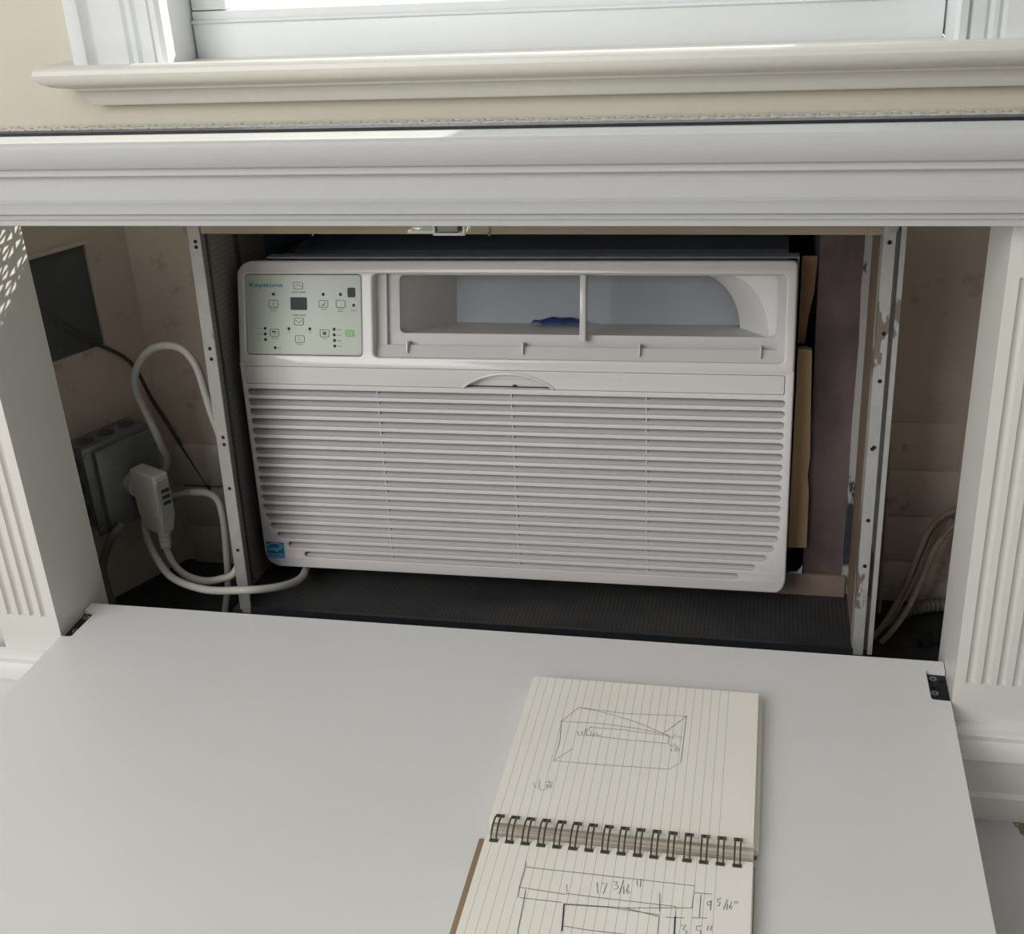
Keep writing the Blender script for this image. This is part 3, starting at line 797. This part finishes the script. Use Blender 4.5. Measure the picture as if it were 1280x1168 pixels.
# case and thin metal sleeve behind the bezel
MB().box(-0.572 - OX, 0.022 - OX, 0.150, 0.40, 0.030 - OV, 0.376 - OV).build('case', 'liner', ac)
sv = MB()
sv.box(-0.553 - OX, 0.0316 - OX, 0.040, 0.056, 0.3905 - OV, 0.3925 - OV).box(0.0298 - OX, 0.0316 - OX, 0.047, 0.060, 0.030 - OV, 0.3925 - OV).box(-0.566 - OX, -0.5645 - OX, 0.048, 0.20, 0.030 - OV, 0.378 - OV)
sv.build('metal_sleeve', 'box', ac)
MB().box(-0.575 - OX, 0.026 - OX, 0.040, 0.125, 0.026 - OV, 0.034 - OV, 0.001).build('bezel_base', 'ac_in', ac)
# blue efficiency label
el = MB().plate(poly([(-0.5812, 0.0342), (-0.5588, 0.0338), (-0.5583, 0.0548), (-0.5808, 0.0557)]), [], lambda x, v, d: lo(x, v, d - 0.0003), 0.0003).build('efficiency_label', 'blue', ac)
el['label'] = 'small square blue label with white script'
def le(x, v, off): return lo(x, v, off - 0.0003)
q = MB(); ribbon(q, [(-0.5800, 0.0395), (-0.5595, 0.0391)], 0.0006, le, -0.0002)
ribbon(q, [(-0.5802 + 0.0210 * t, 0.0488 + 0.0053 * math.sin(math.pi * (0.08 + t * 0.86))) for t in [k / 14 for k in range(15)]], 0.0007, le, -0.0002)
for k in range(5): pass
star = [(-0.5628 + (0.0024 if k % 2 == 0 else 0.0010) * math.sin(math.pi * k / 5), 0.0474 + (0.0024 if k % 2 == 0 else 0.0010) * math.cos(math.pi * k / 5)) for k in range(11)]
ribbon(q, star, 0.0004, le, -0.0002)
q.build('label_arc', 'label_white', el)
text_mesh('label_script', 'energy', 'label_white', el, le, -0.5718, 0.0451, 0.0150, 0.0045, off=-0.0002, shear=0.35)
q = MB(); ribbon(q, [(-0.5802, 0.0363), (-0.5595, 0.0359)], 0.0026, le, -0.0002); q.build('label_band', 'label_pale', el)
text_mesh('label_print', 'ENERGY STAR', 'blue', el, le, -0.5699, 0.0361, 0.0180, 0.0015, off=-0.0003)

# scrap of blue tape on the duct floor
def world_ac(p): return AM @ p
tp = []
for i in range(9):
    for j in range(3):
        x = -0.262 + i * 0.0075; off = 0.078 + j * 0.009
        s_ = 0.0418 + (off - 0.022) * 0.1167 - 0.0048 + 0.0018 + (0.0042 if j == 2 else 0) * math.sin(math.pi * i / 8) + 0.0012 * math.sin(i * 2.1 + j)
        tp.append(world_ac(up(x, s_, off)))
T = MB().add(tp, [(i * 3 + j, i * 3 + j + 1, i * 3 + j + 4, i * 3 + j + 3) for i in range(8) for j in range(2)]).build('tape_scrap', 'tape')
sd = T.modifiers.new('thick', 'SOLIDIFY'); sd.thickness = 0.0006
tag(T, 'crumpled scrap of blue tape inside the air outlet', 'tape')

# wooden shims between unit and board, right side
def hw(x, v, u): return HM @ Vector((x, u, v))
def shim(name, pts, u0, dep, mat, label):
    o_ = MB().plate(poly(pts), [], lambda x, v, d: hw(x, v, u0 + d), dep).build(name, mat)
    return tag(o_, label, 'shim', None)
shim('wood_shim', [(0.0325, 0.0600), (0.0530, 0.0608), (0.0520, 0.1300), (0.0495, 0.1500), (0.0512, 0.1700), (0.0500, 0.2000), (0.0470, 0.2925), (0.0385, 0.2945), (0.0325, 0.2930)], 0.1180, 0.011, 'shim', 'pale upright wooden shim beside the lower half of the unit')
shim('wood_board', [(0.0325, 0.2960), (0.0395, 0.2960), (0.0420, 0.3250), (0.0465, 0.3520), (0.0480, 0.3900), (0.0325, 0.3900)], 0.1340, 0.004, 'board', 'brown tapering board wedged beside the upper corner of the unit')
o = MB().plate(poly([(0.0330, 0.0240), (0.0490, 0.0210), (0.0500, 0.0350), (0.0470, 0.0300), (0.0440, 0.0260), (0.0400, 0.0255)]), [], lambda x, v, d: hw(x, v, 0.1240 + d), 0.003).build('paper_scrap', 'label_white')
tag(o, 'torn white paper scrap below the wooden shim', 'paper')

# ================================================================== FOLD-DOWN DOOR PANEL
door_p = tag(empty('door_panel', (-0.277, 0.06, -0.019)), 'white door panel folded down flat in front of the unit', 'panel')
di = Matrix.Translation(-Vector(door_p.location))
PX0, PX1, PY0, PY1 = -0.7358, 0.1812, -0.40, 0.0632
out = [(PX0, PY0), (PX1, PY0), (PX1, -0.0005), (0.1655, 0.0005), (0.1640, 0.0025), (0.1632, 0.0450), (0.1645, 0.0468), (PX1, 0.0460), (PX1, PY1), (PX0, PY1), (PX0, 0.0480), (-0.7218, 0.0474), (-0.7212, 0.0462), (-0.7232, -0.0010), (-0.7250, -0.0026), (PX0, -0.0026)]
MB().plate(poly(out), [], lambda x, y, d: di @ Vector((x, y, -d)), 0.019).build('panel', 'panel', door_p)
def hinge(x0, x1, y0, y1, scr):
    h = MB().box(x0, x1, y0, y1, -0.0065, -0.0045, 0, lambda c: di @ c).build('hinge_plate', 'hinge', door_p)
    for x, y, big in scr:
        MB().cyl(di @ Vector((x, y, -0.0046)), (0, 0, 1), 0.0034 if big else 0.0019, 0.0011, 18).build('screw', 'chrome' if big else 'hinge', h)
        MB().cyl(di @ Vector((x, y, -0.0034)), (0, 0, 1), 0.0014, 0.0002, 6).build('screw_socket', 'dark', h)
hinge(-0.7355, -0.7212, -0.0024, 0.0476, ((-0.7284, 0.0137, True), (-0.7272, 0.0245, False), (-0.7295, 0.0400, True)))
hinge(0.1632, 0.1810, 0.0002, 0.0464, ((0.1696, 0.0385, True), (0.1689, 0.0262, False), (0.1690, 0.0158, True), (0.1772, 0.0370, False)))

# ================================================================== NOTEBOOK
nb = tag(empty('notebook', (-0.10, -0.24, 0.0)), 'open wire-bound notebook with pencilled sketches lying on the white panel', 'notebook')
ni = Matrix.Translation(-Vector(nb.location))
def nbuild(mb, name, mat, parent=nb, angle=35):
    mb.v = [tuple(ni @ Vector(v)) for v in mb.v]
    return mb.build(name, mat, parent, angle)
NX0, NX1 = -0.2080, 0.0054
# far half: kraft cover, stack of leaves with slightly uneven edges, top leaf
nbuild(MB().box(NX0 + 0.001, NX1 + 0.0030, -0.231, -0.0275, 0.0, 0.0016, 0.0005), 'cover', 'kraft')
for k in range(6):
    z0 = 0.0016 + k * 0.0020; j = random.uniform(-0.0008, 0.0008)
    nbuild(MB().box(NX0 - 0.0005 + j, NX1 + 0.0040 - k * 0.0007 + j, -0.229 + j, -0.0285 - k * 0.0004 + j, z0, z0 + 0.0018), 'leaf_bundle', 'page')
def leaf(x0, x1, y0, y1, zf, name):
    nx, ny = 12, 10; V, F = [], []
    for i in range(nx + 1):
        for j in range(ny + 1):
            x = x0 + (x1 - x0) * i / nx; y = y0 + (y1 - y0) * j / ny
            V.append((x, y, zf(i / nx, j / ny)))
    for i in range(nx):
        for j in range(ny):
            a = i * (ny + 1) + j; F.append((a, a + ny + 1, a + ny + 2, a + 1))
    mb = MB().add(V, F); o_ = nbuild(mb, name, 'page')
    for p_ in o_.data.polygons: p_.use_smooth = False
    s_ = o_.modifiers.new('t', 'SOLIDIFY'); s_.thickness = 0.00025
    return o_
leaf(NX0, NX1, -0.2280, -0.0303, lambda a, b: 0.0142, 'page')
# near half
nbuild(MB().box(NX0 - 0.008, NX1 + 0.002, -0.452, -0.240, 0.0, 0.0016, 0.0005), 'cover', 'kraft')
for k in range(5):
    z0 = 0.0016 + k * 0.0020; j = random.uniform(-0.0006, 0.0006)
    nbuild(MB().box(NX0 - 0.0005 + j, NX1 + 0.0006 + j, -0.448 + j, -0.2475 + j, z0, z0 + 0.0018), 'leaf_bundle', 'page')
leaf(NX0, NX1, -0.4490, -0.2465, lambda a, b: 0.0122, 'page')
# bowed band of leaf edges between the halves
prof = []
for k in range(9):
    t = k / 8
    prof.append((-0.2425 + 0.0165 * t, 0.0030 + 0.0098 * math.sin(math.pi * (0.12 + 0.76 * t))))
prof += [(-0.2265, 0.0018), (-0.2425, 0.0018)]
nbuild(MB().extrude_x(prof, NX0 + 0.002, NX1 + 0.0005), 'leaf_edges', 'edge')
# twin-wire rings, each its own part
ringm = None
for k in range(16):
    x = -0.2005 + k * 0.01293
    if ringm is None:
        mb = MB()
        for dx in (-0.0022, 0.0022):
            pts = []
            for qn in range(15):
                t = math.radians(-14 + 208 * qn / 14)
                pts.append((dx, -0.2390 + 0.0132 * math.cos(t), 0.0128 + 0.0075 * math.sin(t)))
            mb.tube(pts, 0.00075, 6, 2)
        for yy, zz in ((-0.2524, 0.0119), (-0.2258, 0.0139)):
            mb.box(-0.0036, 0.0036, yy - 0.0016, yy + 0.0016, zz - 0.0002, zz + 0.0012, 0.0003)
        ro = nbuild(mb, 'ring', 'ring'); ringm = ro
        ro.location.x = x
    else:
        r2 = ringm.copy(); COL.objects.link(r2); r2.parent = nb; r2.location.x = x
INK = {'far':[[(-1576,-731),(-1148,-766),(-572,-732)],[(-1576,-731),(-1351,-772),(-1035,-874),(-877,-953),(-717,-1037)],[(-1576,-731),(-1708,-955),(-1674,-1236),(-1685,-1510),(-1302,-1506),(-679,-1486),(-586,-1382),(-585,-725)],[(-1708,-955),(-1380,-939),(-1000,-969),(-723,-1023)],[(-1685,-1510),(-1543,-1326)],[(-762,-997),(-585,-733)],[(-1433,-1007),(-1120,-1005),(-722,-1038)],[(-1454,-1120),(-1104,-1140),(-708,-1144)],[(-717,-1037),(-713,-1137)],[(-1422,-997),(-1473,-1064),(-1426,-1057)],[(-1545,-1101),(-1528,-1083),(-1527,-1138),(-1504,-1127)],[(-1499,-1075),(-1487,-1140)],[(-1485,-1085),(-1470,-1083),(-1472,-1138)],[(-1467,-1035),(-1447,-1135)],[(-1432,-1070),(-1412,-1067),(-1414,-1123),(-1393,-1128)],[(-1390,-1080),(-1379,-1126)],[(-1372,-1070),(-1349,-1122),(-1322,-1103)],[(-710,-1036),(-687,-1072),(-663,-1003),(-647,-1051),(-632,-1026),(-615,-1063),(-600,-1030)],[(-708,-1144),(-681,-1179),(-655,-1137),(-647,-1182)],[(-688,-1210),(-675,-1246)],[(-660,-1195),(-647,-1242),(-633,-1172)],[(-619,-1193),(-623,-1239)]],'teal':[[(-1810,-1810),(-1781,-1877)],[(-1761,-1768),(-1751,-1872),(-1722,-1903),(-1685,-1881),(-1683,-1828)],[(-1712,-1797),(-1650,-1781),(-1650,-1851),(-1701,-1830)],[(-1680,-1774),(-1652,-1866)]],'near':[[(-1704,-2716),(-1693,-2774),(-1699,-2989),(-1691,-3095)],[(-1693,-2774),(-1127,-2774),(-375,-2779),(-381,-3003)],[(-1699,-2989),(-1327,-3010)],[(-1678,-3093),(-1356,-3093)],[(-1343,-2907),(-1328,-2999),(-1095,-3004),(-499,-3007),(-495,-3106)],[(-631,-2888),(-616,-3073)],[(-1647,-3010),(-1639,-3163),(-1630,-3404),(-1618,-3463)],[(-1333,-3103),(-877,-3077),(-614,-3124),(-609,-3310)],[(-1314,-3317),(-1132,-3329),(-727,-3328)],[(-1336,-3112),(-1000,-3089),(-611,-3107)],[(-877,-3077),(-371,-3001)],[(-565,-3122),(-428,-3107)],[(-371,-2849),(-241,-2844)],[(-322,-2861),(-321,-3088)],[(-374,-3099),(-264,-3085)],[(-1116,-2854),(-1094,-2965)],[(-1083,-2861),(-1038,-2848),(-1054,-2964)],[(-992,-2827),(-960,-2822),(-973,-2859),(-949,-2864),(-957,-2899),(-982,-2903)],[(-916,-2801),(-935,-2947)],[(-909,-2858),(-899,-2941)],[(-874,-2838),(-882,-2911),(-869,-2937),(-855,-2912),(-876,-2904)],[(-816,-2787),(-805,-2842)],[(-786,-2768),(-783,-2853)],[(-244,-2914),(-273,-2932),(-265,-2963),(-242,-2944),(-244,-2908),(-243,-3004)],[(-170,-2875),(-194,-2887),(-197,-2915),(-176,-2917),(-181,-2951),(-199,-2956)],[(-123,-2882),(-149,-2981)],[(-121,-2923),(-124,-2986)],[(-91,-2899),(-109,-2962),(-92,-2973),(-86,-2945),(-102,-2945)],[(-71,-2888),(-64,-2914)],[(-47,-2884),(-54,-2913)],[(-449,-3187),(-410,-3173),(-432,-3219),(-399,-3232),(-412,-3273),(-446,-3273)],[(-382,-3255),(-375,-3262)],[(-296,-3164),(-335,-3175),(-337,-3209),(-301,-3209),(-304,-3256),(-337,-3267)],[(-250,-3157),(-258,-3203)],[(-225,-3153),(-234,-3199)]],'bold':[[(-497,-3106),(-490,-3292)],[(-1333,-3103),(-1306,-3369)]]}
def stroke_part(name, lists, wd, mat, zz):
    mb = MB()
    for l in lists:
        P_ = [Vector((a / 10000, b / 10000)) for a, b in l]
        ribbon(mb, [(p.x, p.y) for p in P_], wd, lambda x, y, off: (x, y, zz), 0)
    nbuild(mb, name, mat)
stroke_part('pencil_sketch', INK['far'], 0.00042, 'pen', 0.01445)
stroke_part('teal_mark', INK['teal'], 0.0011, 'penteal', 0.01445)
stroke_part('pencil_sketch', INK['near'], 0.00050, 'pen', 0.01250)
for l in INK['bold']: stroke_part('pen_stroke', [l], 0.0011, 'penblue', 0.01255)

# ================================================================== ELECTRICS LEFT OF THE UNIT
def spw(a, z, off): return SPL @ Vector((-a, -off, z))
jb = empty('junction_box', tuple(spw(0.102, 0.008, 0.0)), (0, 0, math.radians(63.26)))
tag(jb, 'grey metal junction box with raised cover on the niche side wall', 'junction box')
def jl(c): return Vector((c.x + 0.102, c.y, c.z - 0.008))           # (-a, -off, z) -> local
MB().box(-0.150, -0.054, -0.042, 0.0, 0.008, 0.120, 0.003, jl).build('box', 'box', jb)
cvx = MB().box(-0.154, -0.050, -0.047, -0.042, 0.004, 0.123, 0.002, jl)
cvo = cvx.build('cover', 'box', jb)
MB().box(-0.143, -0.056, -0.057, -0.046, 0.010, 0.117, 0.004, jl).build('raised_cover', 'box', jb)
for a, z in ((0.149, 0.1145), (0.149, 0.0125), (0.0555, 0.0125)):
    MB().cyl(jl(Vector((-a, -0.047, z))), (0, -1, 0), 0.0036, 0.0022, 12, 0.003).build('screw', 'chrome', cvo)
for a in (0.072, 0.102, 0.132):
    MB().cyl(jl(Vector((-a, -0.021, 0.1199))), (0, 0, 1), 0.0105, 0.0008, 20).build('knockout', 'knock', jb)
for z in (0.034, 0.066, 0.096):
    MB().cyl(jl(Vector((-0.1499, -0.021, z))), (-1, 0, 0), 0.0105, 0.0008, 20).build('knockout', 'knock', jb)

pc = tag(empty('power_cord', tuple(spw(0.098, 0.0, 0.07))), 'looped grey-white power cord with large safety plug in the junction box', 'power cord')
pi_ = Matrix.Translation(-Vector(pc.location))
def pb(mb, name, mat, parent=pc):
    mb.v = [tuple(pi_ @ Vector(v)) for v in mb.v]
    return mb.build(name, mat, parent, 40)
def tp_plug(c):      # c: x across (0..1), y out (0..1), z up (0..1): tapered towards the cord end
    t = c.z; k = 1.0 if t > 0.3 else 0.70 + 0.30 * t / 0.3
    ka = 1.0 if t > 0.3 else 0.86 + 0.14 * t / 0.3
    a = 0.1102 - (0.5 + (c.x - 0.5) * ka) * 0.0222
    return spw(a, 0.003 + t * 0.083, 0.0675 + (0.56 + (c.y - 0.56) * k) * 0.0490)
pl = MB()
bm = bmesh.new(); bmesh.ops.create_cube(bm, size=1.0)
bmesh.ops.subdivide_edges(bm, edges=list(bm.edges), cuts=3, use_grid_fill=True)
for v in bm.verts: v.co += Vector((0.5, 0.5, 0.5))
bm.verts.index_update()
pl.add([tp_plug(v.co) for v in bm.verts], [[v.index for v in f.verts] for f in bm.faces]); bm.free()
plug = pb(pl, 'plug', 'plug')
bv = plug.modifiers.new('round', 'BEVEL'); bv.width = 0.003; bv.segments = 3; bv.limit_method = 'ANGLE'; bv.angle_limit = math.radians(50)
pb(MB().box(0, 1, 0, 1, 0, 1, 0, lambda c: spw(0.1075 - 0.0172 * c.x, 0.026 + 0.052 * c.z, 0.1155 + 0.0022 * c.y)), 'label_face', 'plug_grey', plug)
pb(MB().box(0, 1, 0, 1, 0, 1, 0, lambda c: spw(0.1105 - 0.0032 * c.x, 0.030 + 0.046 * c.z + 0.004 * c.x, 0.1140 + 0.0055 * c.y * (0.3 + 0.7 * c.z))), 'label_ridge', 'plug', plug)
for k in range(3):
    pb(MB().box(0, 1, 0, 1, 0, 1, 0, lambda c: spw(0.1035 - 0.0110 * c.x, 0.046 + 0.008 * k + 0.0045 * c.z, 0.1170 + 0.0016 * c.y)), 'test_button', 'ink', plug)
pb(MB().cyl(spw(0.100, 0.060, 0.055), Vector((0.893, -0.45, 0)), 0.016, 0.014, 18), 'outlet_socket', 'plug_grey', plug)
A_pts = [(-0.7250, 0.2245, 0.006), (-0.723, 0.22, -0.016), (-0.709, 0.205, -0.029), (-0.686, 0.19, -0.036), (-0.657, 0.18, -0.036), (-0.633, 0.175, -0.029), (-0.614, 0.178, -0.020), (-0.605, 0.195, 0.010), (-0.606, 0.205, 0.070), (-0.613, 0.205, 0.130), (-0.622, 0.205, 0.175),
         (-0.628, 0.21, 0.2), (-0.636, 0.215, 0.23), (-0.652, 0.22, 0.248), (-0.677, 0.225, 0.25), (-0.703, 0.23, 0.239), (-0.725, 0.235, 0.213), (-0.732, 0.24, 0.185), (-0.727, 0.245, 0.152), (-0.719, 0.245, 0.122), (-0.728, 0.270, 0.0765), (-0.7494, 0.2631, 0.0439), (-0.758, 0.246, 0.0126), (-0.7519, 0.2292, -0.0042),
         (-0.729, 0.20, -0.014), (-0.687, 0.16, -0.021), (-0.625, 0.12, -0.009), (-0.57, 0.10, 0.006), (-0.541, 0.116, 0.001), (-0.529, 0.145, -0.010), (-0.530, 0.175, -0.0215), (-0.535, 0.200, -0.0295), (-0.540, 0.228, -0.0315)]
pb(MB().tube(A_pts, 0.0046, 12, 8), 'cord', 'cord')
sr = MB()
p0 = Vector(A_pts[0]) + Vector((0.001, 0.001, 0.006)); p1 = Vector(A_pts[1]); dr = (p1 - p0)
sr.tube([p0 + dr * t for t in [k / 24 for k in range(25)]], 0.0075, 12, 1, False, radii=lambda t: (0.0088 if (t * 4) % 1 < 0.7 else 0.0066) * (1 - 0.22 * t))
pb(sr, 'strain_relief', 'plug')

o = MB().tube([(-0.742, 0.285, 0.026), (-0.732, 0.27, 0.028), (-0.707, 0.27, 0.035), (-0.679, 0.265, 0.039), (-0.663, 0.26, 0.032), (-0.655, 0.25, 0.01), (-0.653, 0.24, -0.03), (-0.656, 0.235, -0.074), (-0.664, 0.23, -0.112)], 0.0046, 12, 8).build('cable', 'cord')
tag(o, 'second grey cable bending down behind the left rail', 'cable')
o = MB().tube([(-0.770, 0.21, 0.020), (-0.778, 0.2, 0.010), (-0.792, 0.2, -0.010), (-0.804, 0.2, -0.039), (-0.805, 0.2, -0.069), (-0.8, 0.2, -0.110)], 0.0055, 12, 8).build('conduit', 'conduit')
tag(o, 'thin grey conduit curving down below the junction box', 'conduit')
o = MB().tube([(-0.822, 0.245, 0.270), (-0.806, 0.283, 0.232), (-0.784, 0.325, 0.189), (-0.775, 0.345, 0.129), (-0.746, 0.348, 0.059), (-0.718, 0.349, -0.002)], 0.0024, 8, 6).build('wire', 'rod')
tag(o, 'thin dark wire slanting down the niche wall behind the cord loop', 'wire')

# ================================================================== RIGHT SIDE OF THE NICHE
oldw = [[(0.228, 0.335, 0.031), (0.221, 0.33, 0.029), (0.203, 0.32, 0.022), (0.187, 0.3, 0.011), (0.176, 0.29, -0.023), (0.163, 0.28, -0.061), (0.146, 0.26, -0.087), (0.133, 0.25, -0.101)],
        [(0.229, 0.335, 0.021), (0.222, 0.322, 0.018), (0.209, 0.308, 0.008), (0.195, 0.288, -0.004), (0.184, 0.276, -0.036), (0.170, 0.264, -0.069), (0.155, 0.246, -0.085), (0.141, 0.236, -0.098)],
        [(0.230, 0.337, 0.026), (0.214, 0.335, 0.020), (0.199, 0.32, 0.008), (0.188, 0.305, -0.016), (0.176, 0.296, -0.052), (0.160, 0.28, -0.083), (0.146, 0.27, -0.100)]]
for pts, lb, rd in zip(oldw, ('uppermost of the old tan cables hanging in the right niche', 'nearest of the old tan cables hanging in the right niche', 'middle thin one of the old tan cables in the right niche'), (0.0034, 0.0032, 0.0024)):
    o = MB().tube(pts, rd, 10, 8).build('old_cable', 'oldwire'); tag(o, lb, 'cable', 'old cables in the niche')
o = MB().tube([(0.130, 0.3, 0.232), (0.137, 0.3, 0.119), (0.141, 0.3, 0.038), (0.142, 0.3, -0.025), (0.143, 0.3, -0.097)], 0.0022, 8, 8).build('wire', 'oldwire')
tag(o, 'thin tan wire hanging straight down beside the right rail', 'wire')
# armoured flexible conduit
mb = MB()
mb.tube([(0.150, 0.29, -0.110), (0.163, 0.3, -0.104), (0.182, 0.31, -0.097), (0.205, 0.32, -0.096), (0.232, 0.33, -0.100)], 0.0075, 12, 22, True, radii=lambda t: 0.0072 + 0.0011 * math.sin(t * 120))
o = mb.build('armoured_conduit', 'conduit'); tag(o, 'ribbed armoured conduit lying in the dark right corner of the niche', 'conduit')
for k, (x, y, r_) in enumerate(((0.205, 0.27, 0.012), (0.192, 0.26, 0.009))):
    bm = bmesh.new(); bmesh.ops.create_icosphere(bm, subdivisions=2, radius=r_)
    for v in bm.verts:
        v.co *= 1 + 0.28 * math.sin(v.co.x * 400 + v.co.z * 310 + k)
        v.co.z *= 0.7
        v.co += Vector((x, y, FZ + 0.006 + r_ * 0.55))
    bm.verts.index_update()
    mb = MB().add([v.co.copy() for v in bm.verts], [[v.index for v in f.verts] for f in bm.faces]); bm.free()
    o = mb.build('debris_lump', 'debris', None, 60); tag(o, ('larger' if k == 0 else 'smaller') + ' black lump of debris on the dark niche floor at right', 'debris')

# door catch under the moulding
ct = tag(empty('door_catch', (-0.295, 0.095, 0.42)), 'white plastic door catch under the moulding above the unit', 'catch')
def cl(c): return Vector((c.x + 0.295, c.y - 0.095, c.z - 0.42))
MB().box(-0.3290, -0.3035, 0.080, 0.098, 0.4216, 0.4238, 0.0004, cl).build('strike_arm', 'catch', ct)
cb = MB()
cb.box(-0.3043, -0.3023, 0.078, 0.108, 0.4208, 0.4380, 0.0004, cl).box(-0.2760, -0.2740, 0.078, 0.108, 0.4208, 0.4380, 0.0004, cl).box(-0.3043, -0.2740, 0.078, 0.108, 0.4202, 0.4222, 0.0004, cl).box(-0.3043, -0.2740, 0.105, 0.108, 0.4208, 0.4380, 0, cl)
cb.build('catch_body', 'catch', ct)
MB().box(-0.3005, -0.2810, 0.080, 0.103, 0.4228, 0.4380, 0.0006, cl).build('magnet_plate', 'box', ct)
o = MB().tube([(-0.2550, 0.1, 0.450), (-0.2550, 0.1, 0.4225), (-0.2553, 0.096, 0.4165), (-0.2545, 0.092, 0.4185)], 0.0014, 8, 5).build('hook', 'conduit')
tag(o, 'tiny bent metal hook hanging right of the door catch', 'hook')
